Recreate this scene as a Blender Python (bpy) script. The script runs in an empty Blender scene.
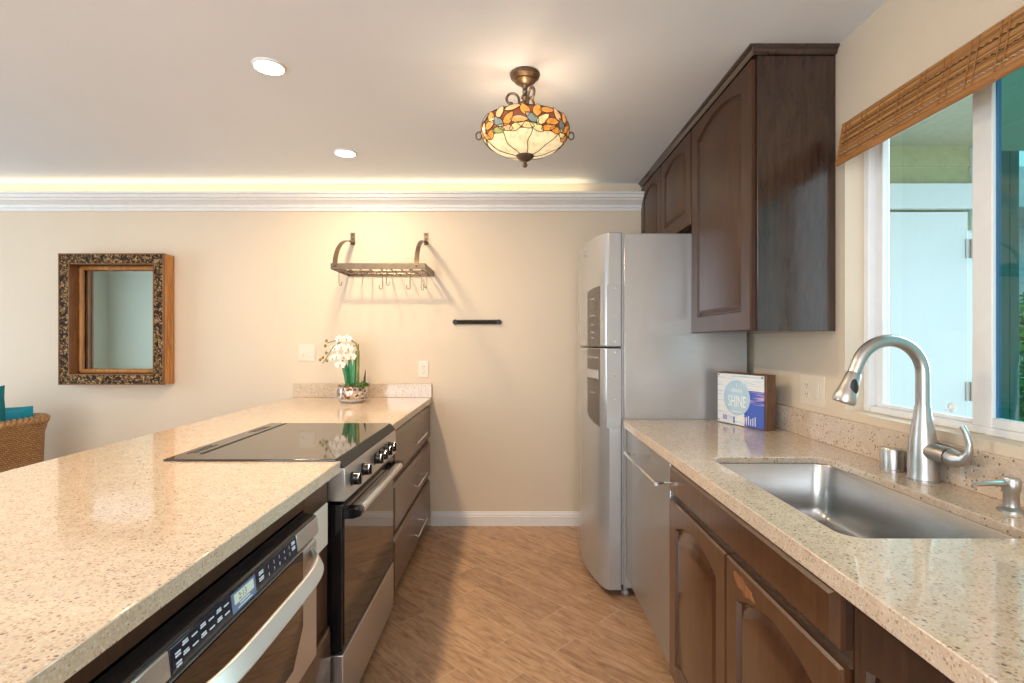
import bpy, bmesh, math, random
from mathutils import Vector, Matrix
random.seed(7)
sc = bpy.context.scene
COL = sc.collection
PI = math.pi

# ------------------------------------------------------------------ camera
cam_d = bpy.data.cameras.new('camera')
cam_d.sensor_width = 36.0
cam_d.lens = 515.0 / 1024.0 * 36.0
cam_d.clip_start = 0.02
cam = bpy.data.objects.new('camera', cam_d)
COL.objects.link(cam)
cam.location = (0, 0, 1.32)
cam.rotation_euler = (PI / 2, 0, 0)
sc.camera = cam

# ------------------------------------------------------------------ room numbers
YB = 3.70          # back wall
XR = 1.25          # window wall
XL = -5.4          # far left wall
YN = -3.2          # wall behind the camera
ZC = 2.455         # ceiling
CT = 0.92          # counter top height

# ------------------------------------------------------------------ world, exposure, lights
world = bpy.data.worlds.new('sky')
sc.world = world
world.use_nodes = True
wn = world.node_tree
bg = wn.nodes['Background']
bg.inputs['Color'].default_value = (0.80, 0.91, 1.0, 1)
bg.inputs['Strength'].default_value = 1.55

sc.view_settings.view_transform = 'Standard'
sc.view_settings.look = 'None'
sc.view_settings.gamma = 1.0
sc.view_settings.use_curve_mapping = False
sc.view_settings.exposure = 0.26
sc.cycles.max_bounces = 10
sc.cycles.diffuse_bounces = 5
sc.cycles.glossy_bounces = 4
sc.cycles.transmission_bounces = 6
sc.cycles.transparent_max_bounces = 8
sc.cycles.sample_clamp_indirect = 4.0
sc.cycles.caustics_reflective = False
sc.cycles.caustics_refractive = False
sc.cycles.use_denoising = True


def area(name, loc, rot, sx, sy, power, color, shape='RECTANGLE', spread=None):
    d = bpy.data.lights.new(name, 'AREA')
    d.shape = shape
    d.size = sx
    if shape in ('RECTANGLE', 'ELLIPSE'):
        d.size_y = sy
    d.energy = power
    d.color = color
    if spread:
        d.spread = spread
    o = bpy.data.objects.new(name, d)
    COL.objects.link(o)
    o.location = loc
    o.rotation_euler = rot
    return o


# fill light in an added unseen patio door behind the camera; left window daylight
area('fill_patio', (-1.4, YN - 0.03, 1.25), (PI / 2, 0, 0), 3.6, 2.1, 122, (0.93, 0.97, 1.0))
area('daylight_left', (XL - 0.03, 2.0, 1.35), (PI / 2, 0, -PI / 2), 1.5, 1.5, 34, (0.70, 0.87, 1.0))
# bright hazy sky beyond the sink window
sd_ = bpy.data.lights.new('hazy_sun', 'SUN')
sd_.energy = 8.5
sd_.angle = math.radians(50)
sd_.color = (0.82, 0.92, 1.0)
so_ = bpy.data.objects.new('hazy_sun', sd_)
COL.objects.link(so_)
so_.location = (6, 2, 4)
so_.rotation_euler = Vector((-1.0, -0.30, -0.42)).to_track_quat('-Z', 'Y').to_euler()
# downlights in the ceiling (two in view, two more added out of view)
WARM = (1.0, 0.74, 0.47)
LAMPS = [(-1.0, 2.12), (-1.0, 3.09)]
for (x, y), w_ in zip(LAMPS, (16, 9.5)):
    area('downlight', (x, y, ZC - 0.016), (0, 0, 0), 0.12, 0.12, w_, WARM, 'DISK')
for x, y in ((-1.0, 1.15), (-1.0, -0.6)):  # added unseen lamps for more warm light, no fixtures modelled
    area('downlight', (x, y, ZC - 0.016), (0, 0, 0), 0.12, 0.12, 8, WARM, 'DISK')
# strip on top of the crown moulding
area('cove_strip', (-2.42, YB - 0.055, 2.372), (PI, 0, 0), 5.9, 0.02, 3.0, (1.0, 0.80, 0.46))
d = bpy.data.lights.new('pendant_bulb', 'POINT')
d.energy = 2.6
d.color = (1.0, 0.80, 0.56)
d.shadow_soft_size = 0.03
o = bpy.data.objects.new('pendant_bulb', d)
COL.objects.link(o)
o.location = (0.055, 2.185, 2.185)


# ------------------------------------------------------------------ materials
def new_mat(name):
    m = bpy.data.materials.new(name)
    m.use_nodes = True
    nt = m.node_tree
    return m, nt, nt.nodes, nt.links, nt.nodes['Principled BSDF']


def setp(p, color=None, rough=None, metal=None, spec=None, coat=None, emit=None, estr=None):
    if color is not None:
        p.inputs['Base Color'].default_value = (*color, 1)
    if rough is not None:
        p.inputs['Roughness'].default_value = rough
    if metal is not None:
        p.inputs['Metallic'].default_value = metal
    if spec is not None:
        p.inputs['Specular IOR Level'].default_value = spec
    if coat is not None:
        p.inputs['Coat Weight'].default_value = coat
        p.inputs['Coat Roughness'].default_value = 0.08
    if emit is not None:
        p.inputs['Emission Color'].default_value = (*emit, 1)
        p.inputs['Emission Strength'].default_value = estr


FLX, FLY = 0.0, 0.0


def tex_coord(nt, scale=(1, 1, 1), rot=(0, 0, 0), space='Object', loc=(0, 0, 0)):
    tc = nt.nodes.new('ShaderNodeTexCoord')
    mp = nt.nodes.new('ShaderNodeMapping')
    mp.inputs['Scale'].default_value = scale
    mp.inputs['Rotation'].default_value = rot
    mp.inputs['Location'].default_value = loc
    nt.links.new(tc.outputs[space], mp.inputs['Vector'])
    return mp.outputs['Vector']


def noise(nt, vec, scale, detail=3, rough=0.5, dist=0.0):
    n = nt.nodes.new('ShaderNodeTexNoise')
    n.inputs['Scale'].default_value = scale
    n.inputs['Detail'].default_value = detail
    n.inputs['Roughness'].default_value = rough
    n.inputs['Distortion'].default_value = dist
    nt.links.new(vec, n.inputs['Vector'])
    return n


def ramp(nt, fac, stops):
    r = nt.nodes.new('ShaderNodeValToRGB')
    els = r.color_ramp.elements
    while len(els) < len(stops):
        els.new(0.5)
    for e, (p, c) in zip(els, stops):
        e.position = p
        e.color = (*c, 1) if len(c) == 3 else c
    nt.links.new(fac, r.inputs['Fac'])
    return r


def bump(nt, height, strength, dist, p):
    b = nt.nodes.new('ShaderNodeBump')
    b.inputs['Strength'].default_value = strength
    b.inputs['Distance'].default_value = dist
    nt.links.new(height, b.inputs['Height'])
    nt.links.new(b.outputs['Normal'], p.inputs['Normal'])
    return b


def mixc(nt, fac, a, b, mode='MIX'):
    m = nt.nodes.new('ShaderNodeMix')
    m.data_type = 'RGBA'
    m.blend_type = mode
    for s, v in (('Factor', fac), ('A', a), ('B', b)):
        idx = {'Factor': 0, 'A': 6, 'B': 7}[s]
        if isinstance(v, (int, float)):
            m.inputs[idx].default_value = v
        elif isinstance(v, tuple):
            m.inputs[idx].default_value = (*v, 1)
        else:
            nt.links.new(v, m.inputs[idx])
    return m.outputs[2]


def math_node(nt, op, a, b=None):
    m = nt.nodes.new('ShaderNodeMath')
    m.operation = op
    for i, v in enumerate((a, b)):
        if v is None:
            continue
        if isinstance(v, (int, float)):
            m.inputs[i].default_value = v
        else:
            nt.links.new(v, m.inputs[i])
    return m.outputs[0]


def plain(name, color, rough=0.5, metal=0.0, var=0.06, nscale=25, spec=None, coat=None, bmp=0.0, stretch=(1, 1, 1)):
    """painted / moulded surface: colour with slight noise variation"""
    m, nt, N, L, p = new_mat(name)
    setp(p, color, rough, metal, spec, coat)
    v = tex_coord(nt, stretch)
    n = noise(nt, v, nscale)
    lo = tuple(c * (1 - var) for c in color)
    hi = tuple(min(1, c * (1 + var)) for c in color)
    r = ramp(nt, n.outputs['Fac'], [(0.3, lo), (0.7, hi)])
    L.new(r.outputs['Color'], p.inputs['Base Color'])
    if bmp:
        bump(nt, n.outputs['Fac'], bmp, 0.002, p)
    return m


def steel(name, color=(0.62, 0.62, 0.62), rough=0.28, stretch=(2, 2, 120), var=0.025, metal=1.0):
    m, nt, N, L, p = new_mat(name)
    setp(p, color, rough, metal)
    v = tex_coord(nt, stretch)
    n = noise(nt, v, 6, 4)
    r = ramp(nt, n.outputs['Fac'], [(0.3, tuple(c * (1 - var) for c in color)), (0.7, tuple(min(1, c * (1 + var)) for c in color))])
    L.new(r.outputs['Color'], p.inputs['Base Color'])
    p.inputs['Roughness'].default_value = rough
    return m


def wood(name, dark, light, rough=0.35, stretch=(6, 6, 0.7), scale=9, coat=0.0, bmp=0.05):
    m, nt, N, L, p = new_mat(name)
    setp(p, light, rough, 0, coat=coat)
    v = tex_coord(nt, stretch)
    n = noise(nt, v, scale, 6, 0.6, 0.6)
    r = ramp(nt, n.outputs['Fac'], [(0.32, dark), (0.68, light)])
    L.new(r.outputs['Color'], p.inputs['Base Color'])
    if bmp:
        bump(nt, n.outputs['Fac'], bmp, 0.002, p)
    return m


def quartz(name):
    m, nt, N, L, p = new_mat(name)
    setp(p, (0.7, 0.6, 0.5), 0.085, 0, spec=0.8)
    v = tex_coord(nt)
    n0 = noise(nt, v, 30, 5)
    base = ramp(nt, n0.outputs['Fac'], [(0.3, (0.59, 0.455, 0.335)), (0.7, (0.70, 0.565, 0.435))]).outputs['Color']
    # fine light and dark grains, then brown flecks, then a few big dark chips
    for sc_, gate, rad, cols in ((260, 0.45, 0.55, ((0.72, 0.65, 0.56), (0.49, 0.40, 0.30))),
                                 (170, 0.64, 0.42, ((0.40, 0.27, 0.17), (0.50, 0.38, 0.27))),
                                 (110, 0.88, 0.32, ((0.20, 0.14, 0.10), (0.32, 0.21, 0.13)))):
        vo = N.new('ShaderNodeTexVoronoi')
        vo.inputs['Scale'].default_value = sc_
        vo.inputs['Randomness'].default_value = 1
        L.new(v, vo.inputs['Vector'])
        sp = N.new('ShaderNodeSeparateColor')
        L.new(vo.outputs['Color'], sp.inputs['Color'])
        g = math_node(nt, 'GREATER_THAN', sp.outputs['Red'], gate)
        dm = math_node(nt, 'LESS_THAN', vo.outputs['Distance'], rad)
        k = math_node(nt, 'MULTIPLY', g, dm)
        cc = mixc(nt, sp.outputs['Green'], cols[0], cols[1])
        base = mixc(nt, k, base, cc)
    L.new(base, p.inputs['Base Color'])
    return m


def tile_floor():
    m, nt, N, L, p = new_mat('wood_look_tile')
    setp(p, (0.4, 0.25, 0.15), 0.34, 0)
    v = tex_coord(nt, (1, 1, 1), (0, 0, PI / 4), loc=(0.308 + FLX, 0.045 + FLY, 0))
    br = N.new('ShaderNodeTexBrick')
    br.offset = 0.685
    br.inputs['Color1'].default_value = (0, 0, 0, 1)
    br.inputs['Color2'].default_value = (1, 1, 1, 1)
    br.inputs['Mortar'].default_value = (0.5, 0.5, 0.5, 1)
    br.inputs['Scale'].default_value = 1
    br.inputs['Mortar Size'].default_value = 0.0017
    br.inputs['Brick Width'].default_value = 0.66
    br.inputs['Row Height'].default_value = 0.17
    L.new(v, br.inputs['Vector'])
    sp = N.new('ShaderNodeSeparateColor')
    L.new(br.outputs['Color'], sp.inputs['Color'])
    n = N.new('ShaderNodeTexNoise')
    n.noise_dimensions = '4D'
    mp = N.new('ShaderNodeMapping')
    mp.inputs['Scale'].default_value = (1.4, 8, 1)
    L.new(v, mp.inputs['Vector'])
    L.new(mp.outputs['Vector'], n.inputs['Vector'])
    L.new(math_node(nt, 'MULTIPLY', sp.outputs['Red'], 30), n.inputs['W'])
    n.inputs['Scale'].default_value = 4.0
    n.inputs['Detail'].default_value = 7
    n.inputs['Roughness'].default_value = 0.62
    n.inputs['Distortion'].default_value = 1.6
    grain = ramp(nt, n.outputs['Fac'], [(0.32, (0.28, 0.16, 0.095)), (0.5, (0.48, 0.298, 0.182)), (0.70, (0.61, 0.405, 0.262))]).outputs['Color']
    tint = ramp(nt, sp.outputs['Red'], [(0.0, (0.86, 0.84, 0.82)), (1.0, (1.12, 1.1, 1.06))]).outputs['Color']
    c = mixc(nt, 1.0, grain, tint, 'MULTIPLY')
    c = mixc(nt, br.outputs['Fac'], c, (0.60, 0.44, 0.30))
    L.new(c, p.inputs['Base Color'])
    h = math_node(nt, 'SUBTRACT', n.outputs['Fac'], br.outputs['Fac'])
    bump(nt, h, 0.12, 0.002, p)
    return m


def wall_paint(name, color, scale=130, strength=0.25):
    m, nt, N, L, p = new_mat(name)
    setp(p, color, 0.55, 0, spec=0.3)
    v = tex_coord(nt)
    n = noise(nt, v, scale, 2)
    n2 = noise(nt, v, 2.0, 2)
    r = ramp(nt, n2.outputs['Fac'], [(0.3, tuple(c * 0.98 for c in color)), (0.7, color)])
    L.new(r.outputs['Color'], p.inputs['Base Color'])
    bump(nt, n.outputs['Fac'], strength, 0.003, p)
    return m


def glass(name, tint, refl=0.1, rough=0.0):
    m = bpy.data.materials.new(name)
    m.use_nodes = True
    nt = m.node_tree
    nt.nodes.clear()
    out = nt.nodes.new('ShaderNodeOutputMaterial')
    t = nt.nodes.new('ShaderNodeBsdfTransparent')
    t.inputs['Color'].default_value = (*tint, 1)
    g = nt.nodes.new('ShaderNodeBsdfGlossy')
    g.inputs['Roughness'].default_value = rough
    fr = nt.nodes.new('ShaderNodeFresnel')
    fr.inputs['IOR'].default_value = 1.3 + refl
    mx = nt.nodes.new('ShaderNodeMixShader')
    ge = nt.nodes.new('ShaderNodeNewGeometry')
    inv = math_node(nt, 'SUBTRACT', 1.0, ge.outputs['Backfacing'])
    nt.links.new(math_node(nt, 'MULTIPLY', fr.outputs[0], inv), mx.inputs[0])
    nt.links.new(t.outputs[0], mx.inputs[1])
    nt.links.new(g.outputs[0], mx.inputs[2])
    nt.links.new(mx.outputs[0], out.inputs['Surface'])
    return m


def emitter(name, color, strength):
    m, nt, N, L, p = new_mat(name)
    setp(p, color, 0.4, 0, emit=color, estr=strength)
    return m


M = {}
M['wall'] = wall_paint('wall_paint', (0.74, 0.63, 0.495))
M['wall_plain'] = wall_paint('room_paint', (0.56, 0.60, 0.53))
M['ceiling'] = wall_paint('ceiling_paint', (0.80, 0.85, 0.92), 60, 0.15)
M['trim'] = plain('white_trim', (0.80, 0.79, 0.78), 0.4, var=0.02)
M['plastic'] = plain('white_plastic', (0.77, 0.69, 0.58), 0.35, var=0.02)
M['slot'] = plain('slot_dark', (0.05, 0.045, 0.04), 0.6)
M['vinyl'] = plain('window_vinyl', (0.82, 0.83, 0.84), 0.35, var=0.02)
M['floor'] = tile_floor()
M['quartz'] = quartz('speckled_quartz')
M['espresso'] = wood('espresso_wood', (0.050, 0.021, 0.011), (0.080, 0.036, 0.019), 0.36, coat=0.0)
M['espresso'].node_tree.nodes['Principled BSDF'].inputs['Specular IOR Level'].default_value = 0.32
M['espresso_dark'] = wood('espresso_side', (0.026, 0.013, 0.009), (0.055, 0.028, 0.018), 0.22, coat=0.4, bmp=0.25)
M['grey_brown'] = wood('stained_drawer', (0.17, 0.105, 0.074), (0.23, 0.15, 0.108), 0.33, stretch=(6, 0.7, 6), coat=0.2)
M['red_brown'] = wood('sink_door_stain', (0.045, 0.017, 0.008), (0.090, 0.037, 0.016), 0.28, coat=0.6)
M['worn'] = wood('bare_worn_wood', (0.20, 0.075, 0.03), (0.36, 0.16, 0.065), 0.6, scale=16)
M['steel'] = steel('brushed_steel')
M['steel_v'] = steel('appliance_steel', (0.66, 0.63, 0.60), 0.36, (2, 2, 120), metal=0.85)
M['handle_steel'] = steel('satin_handle_steel', (0.80, 0.78, 0.75), 0.42, (2, 120, 2), metal=0.8)
M['sink'] = steel('sink_steel', (0.50, 0.50, 0.50), 0.27, (3, 60, 3), 0.015)
M['nickel'] = steel('brushed_nickel', (0.50, 0.49, 0.475), 0.33, (60, 60, 3))
M['chrome'] = plain('chrome', (0.78, 0.78, 0.78), 0.12, 1.0, var=0.02)
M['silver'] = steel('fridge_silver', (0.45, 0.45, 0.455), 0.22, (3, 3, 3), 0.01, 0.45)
M['silver_dark'] = plain('fridge_grip', (0.40, 0.40, 0.40), 0.4, 0.4, var=0.02)
M['fridge_panel'] = plain('fridge_handle_panel', (0.135, 0.118, 0.108), 0.28, 0.3)
M['dish'] = steel('dishwasher_steel', (0.42, 0.42, 0.42), 0.32, (2, 60, 2), 0.015, 0.75)
M['black'] = plain('gloss_black', (0.012, 0.012, 0.014), 0.12, var=0.1)
M['black_matte'] = plain('matte_black', (0.02, 0.02, 0.02), 0.5, var=0.1)
M['ceramic'] = plain('ceramic_glass', (0.035, 0.031, 0.028), 0.045, 0.0, var=0.05, spec=1.0)
M['oven_glass'] = plain('oven_glass', (0.022, 0.015, 0.012), 0.04, 0.0, var=0.05, spec=1.0)
M['panel_blue'] = plain('key_panel', (0.012, 0.017, 0.035), 0.18, var=0.1)
M['legend'] = emitter('key_legend', (0.62, 0.70, 0.78), 0.15)
M['lcd'] = emitter('lcd_backlight', (0.48, 0.55, 0.46), 0.35)
M['lcd_frame'] = plain('display_frame', (0.16, 0.23, 0.42), 0.35)
M['lcd_ink'] = plain('display_ink', (0.07, 0.12, 0.10), 0.5)
M['bronze'] = plain('aged_bronze', (0.16, 0.115, 0.08), 0.35, 0.8, var=0.3, nscale=40)
M['rack'] = plain('bronze_rack_steel', (0.17, 0.125, 0.085), 0.38, 0.85, var=0.15)
M['wire'] = plain('rack_wire', (0.26, 0.21, 0.16), 0.35, 0.9)
M['lens'] = emitter('lamp_lens', (1.0, 0.93, 0.82), 12.0)
M['lead'] = plain('lead_came', (0.045, 0.032, 0.025), 0.4, 0.6)


# ------------------------------------------------------------------ mesh helpers
def V(*a):
    return Vector(a)


def box(bm, x0, x1, y0, y1, z0, z1, mi=0):
    if x0 > x1: x0, x1 = x1, x0
    if y0 > y1: y0, y1 = y1, y0
    if z0 > z1: z0, z1 = z1, z0
    vs = [bm.verts.new(c) for c in ((x0, y0, z0), (x1, y0, z0), (x1, y1, z0), (x0, y1, z0),
                                    (x0, y0, z1), (x1, y0, z1), (x1, y1, z1), (x0, y1, z1))]
    for q in ((3, 2, 1, 0), (4, 5, 6, 7), (0, 1, 5, 4), (1, 2, 6, 5), (2, 3, 7, 6), (3, 0, 4, 7)):
        f = bm.faces.new([vs[i] for i in q])
        f.material_index = mi
    return vs


def loft(bm, loops, close=True, cap0=True, cap1=True, mi=0):
    """rings of points -> skin"""
    rings = [[bm.verts.new(p) for p in lp] for lp in loops]
    n = len(rings[0])
    for a, b in zip(rings, rings[1:]):
        for i in range(n if close else n - 1):
            j = (i + 1) % n
            try:
                f = bm.faces.new((a[i], a[j], b[j], b[i]))
                f.material_index = mi
            except ValueError:
                pass
    if cap0 and close:
        f = bm.faces.new(rings[0][::-1]); f.material_index = mi
    if cap1 and close:
        f = bm.faces.new(rings[-1]); f.material_index = mi
    return rings


def tube(bm, pts, r, n=10, cap=True, flat=None, mi=0):
    """swept tube; r a number or a list; flat=(a,b) scales the two section axes"""
    pts = [Vector(p) for p in pts]
    rs = r if isinstance(r, (list, tuple)) else [r] * len(pts)
    t0 = (pts[1] - pts[0]).normalized()
    up = Vector((0, 0, 1)) if abs(t0.z) < 0.9 else Vector((1, 0, 0))
    u = t0.cross(up).normalized()
    loops = []
    prev = t0
    for i, p in enumerate(pts):
        if i == 0:
            t = t0
        elif i == len(pts) - 1:
            t = (pts[i] - pts[i - 1]).normalized()
        else:
            t = ((pts[i + 1] - p).normalized() + (p - pts[i - 1]).normalized()).normalized()
        q = prev.rotation_difference(t)
        u = q @ u
        u = (u - t * u.dot(t)).normalized()
        w = t.cross(u)
        prev = t
        a, b = flat or (1, 1)
        loops.append([p + (u * math.cos(2 * PI * k / n) * a + w * math.sin(2 * PI * k / n) * b) * rs[i] for k in range(n)])
    loft(bm, loops, True, cap, cap, mi)


def strap(bm, pts, width_dir, w, th, mi=0):
    """flat metal band swept along pts, wide along width_dir"""
    pts = [Vector(p) for p in pts]
    wd = Vector(width_dir).normalized()
    loops = []
    for i, p in enumerate(pts):
        a = pts[max(0, i - 1)]
        b = pts[min(len(pts) - 1, i + 1)]
        t = (b - a).normalized()
        nn = t.cross(wd).normalized()
        loops.append([p + wd * w / 2 + nn * th / 2, p - wd * w / 2 + nn * th / 2, p - wd * w / 2 - nn * th / 2, p + wd * w / 2 - nn * th / 2])
    loft(bm, loops, mi=mi)


def lathe(bm, prof, c=(0, 0, 0), n=32, axis='z', cap0=True, cap1=True, mi=0):
    """prof: (radius, along) list"""
    c = Vector(c)
    loops = []
    for r, h in prof:
        r = max(r, 1e-5)
        lp = []
        for k in range(n):
            a = 2 * PI * k / n
            x, y = r * math.cos(a), r * math.sin(a)
            if axis == 'z': q = Vector((x, y, h))
            elif axis == 'x': q = Vector((h, x, y))
            else: q = Vector((y, h, x))
            lp.append(c + q)
        loops.append(lp)
    loft(bm, loops, True, cap0, cap1, mi)


def prism(bm, poly, axis, a0, a1, mi=0):
    """poly in the two other axes (order x,y,z without axis), extruded along axis"""
    def mk(p, a):
        if axis == 'x': return (a, p[0], p[1])
        if axis == 'y': return (p[0], a, p[1])
        return (p[0], p[1], a)
    loft(bm, [[mk(p, a0) for p in poly], [mk(p, a1) for p in poly]], mi=mi)


def sphere(bm, c, r, seg=12, ring=8, sc_=(1, 1, 1), mi=0):
    prof = []
    c = Vector(c)
    loops = []
    for i in range(ring + 1):
        a = -PI / 2 + PI * i / ring
        rr = max(math.cos(a), 1e-4) * r
        loops.append([c + Vector((rr * math.cos(2 * PI * k / seg) * sc_[0], rr * math.sin(2 * PI * k / seg) * sc_[1], math.sin(a) * r * sc_[2])) for k in range(seg)])
    loft(bm, loops, mi=mi)


def rrect(x0, x1, y0, y1, r, n=6):
    pts = []
    for cx, cy, a0 in ((x1 - r, y1 - r, 0), (x0 + r, y1 - r, PI / 2), (x0 + r, y0 + r, PI), (x1 - r, y0 + r, 1.5 * PI)):
        for k in range(n + 1):
            a = a0 + PI / 2 * k / n
            pts.append((cx + r * math.cos(a), cy + r * math.sin(a)))
    return pts


def obj(name, bm, mats, parent=None, bevel=0.0, seg=2, smooth=True, ang=35):
    if not isinstance(mats, (list, tuple)):
        mats = [mats]
    bmesh.ops.recalc_face_normals(bm, faces=bm.faces)
    me = bpy.data.meshes.new(name)
    # origin: the parent's origin, else the middle of the base
    if parent is not None:
        base = Vector(parent.get('_w', (0, 0, 0)))
    else:
        xs = [v.co.x for v in bm.verts]; ys = [v.co.y for v in bm.verts]; zs = [v.co.z for v in bm.verts]
        base = Vector(((min(xs) + max(xs)) / 2, (min(ys) + max(ys)) / 2, min(zs)))
    for v in bm.verts:
        v.co -= base
    bm.to_mesh(me)
    bm.free()
    if smooth:
        me.shade_smooth()
        me.set_sharp_from_angle(angle=math.radians(ang))
    for m in mats:
        me.materials.append(m)
    o = bpy.data.objects.new(name, me)
    COL.objects.link(o)
    if parent is not None:
        o.parent = parent
        WLOC[o.name] = base
        o['_w'] = base
    else:
        o.location = base
        o['_w'] = base
    if bevel:
        b = o.modifiers.new('edge', 'BEVEL')
        b.width = bevel
        b.segments = seg
        b.limit_method = 'ANGLE'
        b.angle_limit = math.radians(40)
        b.harden_normals = False
    return o


WLOC = {}


def B():
    return bmesh.new()


def thing(name, label, cat, loc, group=None):
    o = bpy.data.objects.new(name, None)
    o.empty_display_size = 0.05
    COL.objects.link(o)
    o.location = loc
    o['_w'] = Vector(loc)
    tag(o, label, cat, group)
    return o


def tag(o, label=None, cat=None, group=None, kind=None):
    if label: o['label'] = label
    if cat: o['category'] = cat
    if group: o['group'] = group
    if kind: o['kind'] = kind
    return o


def struct(name, bm, m, parent=None, **kw):
    o = obj(name, bm, m, parent, **kw)
    if parent is None:
        o['kind'] = 'structure'
    return o


def bxo(name, dims, m, parent, bevel=0.0, label=None):
    bm = B()
    box(bm, *dims)
    o = obj(name, bm, m, parent, bevel)
    if label: o['label'] = label
    return o


def text_faces(bm, s, size, to_world, mi=0, xscale=1.0, bold=0.0):
    """adds the letters of s as flat faces, to_world maps (u,v) centred on the text to a point"""
    cu = bpy.data.curves.new('t', 'FONT')
    cu.body = s
    cu.size = size
    cu.align_x = 'CENTER'
    cu.align_y = 'CENTER'
    cu.offset = bold
    ob = bpy.data.objects.new('t', cu)
    COL.objects.link(ob)
    dg = bpy.context.evaluated_depsgraph_get()
    me = bpy.data.meshes.new_from_object(ob.evaluated_get(dg))
    vs = [bm.verts.new(to_world(v.co.x * xscale, v.co.y)) for v in me.vertices]
    for p in me.polygons:
        try:
            f = bm.faces.new([vs[i] for i in p.vertices])
            f.material_index = mi
        except ValueError:
            pass
    bpy.data.objects.remove(ob)
    bpy.data.curves.remove(cu)
    bpy.data.meshes.remove(me)


# ------------------------------------------------------------------ room shell
bm = B(); box(bm, XL - 0.1, XR + 0.2, YN - 0.1, YB + 0.1, -0.08, 0); fl_ = struct('floor', bm, M['floor'], smooth=False)
fl_.data.transform(Matrix.Translation(fl_.location)); fl_.location = (0, 0, 0)
bm = B(); box(bm, XL - 0.1, XR + 0.15, YN - 0.1, YB + 0.1, ZC, ZC + 0.1); struct('ceiling', bm, M['ceiling'], smooth=False)
bm = B(); box(bm, XL - 0.1, XR + 0.15, YB, YB + 0.12, 0, ZC); struct('wall_back', bm, M['wall'], smooth=False)
# window wall with its opening
WY0, WY1, WZ0, WZ1 = 0.97, 1.933, 1.06, 2.13
bm = B()
box(bm, XR, XR + 0.15, WY1, YB, 0, ZC)
box(bm, XR, XR + 0.15, YN, WY0, 0, ZC)
box(bm, XR, XR + 0.15, WY0, WY1, 0, WZ0)
box(bm, XR, XR + 0.15, WY0, WY1, WZ1, ZC)
struct('wall_right', bm, M['wall'], smooth=False)
# left wall with a window opening, short return wall, rear wall with an added opening for the fill light
bm = B()
box(bm, XL - 0.1, XL, 0.4, 1.2, 0, ZC)
box(bm, XL - 0.1, XL, 2.8, YB, 0, ZC)
box(bm, XL - 0.1, XL, 1.2, 2.8, 0, 0.55)
box(bm, XL - 0.1, XL, 1.2, 2.8, 2.15, ZC)
struct('wall_left', bm, M['wall_plain'], smooth=False)
bm = B(); box(bm, XL - 0.1, -4.0, 0.4, 0.5, 0, ZC); box(bm, -4.1, -4.0, YN, 0.4, 0, ZC)
struct('wall_side', bm, M['wall_plain'], smooth=False)
bm = B()
box(bm, -4.1, -3.3, YN - 0.1, YN, 0, ZC)
box(bm, 0.5, XR, YN - 0.1, YN, 0, ZC)
box(bm, -3.3, 0.5, YN - 0.1, YN, 2.35, ZC)
struct('wall_rear', bm, M['wall_plain'], smooth=False)

# crown moulding with the light cove on it
prof = [(0, 0), (-0.012, 0), (-0.014, 0.018), (-0.022, 0.022), (-0.026, 0.04), (-0.045, 0.058), (-0.066, 0.066), (-0.07, 0.075),
        (-0.084, 0.08), (-0.088, 0.098), (-0.1, 0.102), (-0.1, 0.115), (-0.03, 0.115), (-0.03, 0.1), (0, 0.1)]
bm = B()
prism(bm, [(YB + a, 2.255 + b) for a, b in prof], 'x', XL, 0.94)
struct('trim_1', bm, M['trim'], ang=25)
bm = B()
prism(bm, [(YB, 0), (YB - 0.016, 0), (YB - 0.016, 0.066), (YB - 0.012, 0.072), (YB - 0.012, 0.08), (YB - 0.006, 0.09), (YB - 0.004, 0.1), (YB, 0.1)], 'x', -0.58, XR)
struct('baseboard_back', bm, M['trim'], ang=25)

# ------------------------------------------------------------------ sink window
win = thing('window_1', None, None, (XR + 0.1, 1.45, WZ0))
win['kind'] = 'structure'
FX0, FX1 = 1.318, 1.398
bm = B()
box(bm, FX0, FX1, WY1 - 0.028, WY1, WZ0, WZ1)
box(bm, FX0, FX1, WY0, WY0 + 0.035, WZ0, WZ1)
box(bm, FX0, FX1, WY0 + 0.035, WY1 - 0.035, WZ0, WZ0 + 0.022)
box(bm, FX0, FX1, WY0 + 0.035, WY1 - 0.035, WZ1 - 0.035, WZ1)
obj('window_frame', bm, M['vinyl'], win, 0.003)
bm = B()   # far sash
y0, y1 = 1.455, WY1 - 0.028
box(bm, 1.345, 1.372, y1 - 0.034, y1, WZ0 + 0.022, WZ1 - 0.035)
box(bm, 1.345, 1.372, y0, y0 + 0.045, WZ0 + 0.022, WZ1 - 0.035)
box(bm, 1.345, 1.372, y0 + 0.045, y1 - 0.034, WZ0 + 0.022, WZ0 + 0.034)
box(bm, 1.345, 1.372, y0 + 0.045, y1 - 0.034, WZ1 - 0.075, WZ1 - 0.035)
fs = obj('sash', bm, M['vinyl'], win, 0.003)
M['pane_clear'] = glass('window_glass', (0.925, 0.985, 0.98), 0.12)
M['pane_dark'] = glass('window_glass_double', (0.42, 0.70, 0.69), 0.2)
bxo('pane', (1.357, 1.361, y0 + 0.04, y1 - 0.03, WZ0 + 0.03, WZ1 - 0.07), M['pane_clear'], fs)
bm = B()   # near sash sits on the room side
y0, y1 = WY0 + 0.035, 1.478
box(bm, 1.320, 1.344, y1 - 0.062, y1, WZ0 + 0.022, WZ1 - 0.035)
box(bm, 1.320, 1.344, y0, y0 + 0.055, WZ0 + 0.022, WZ1 - 0.035)
box(bm, 1.320, 1.344, y0 + 0.055, y1 - 0.062, WZ0 + 0.022, WZ0 + 0.05)
box(bm, 1.320, 1.344, y0 + 0.055, y1 - 0.062, WZ1 - 0.085, WZ1 - 0.035)
ns = obj('sash', bm, M['vinyl'], win, 0.003)
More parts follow.
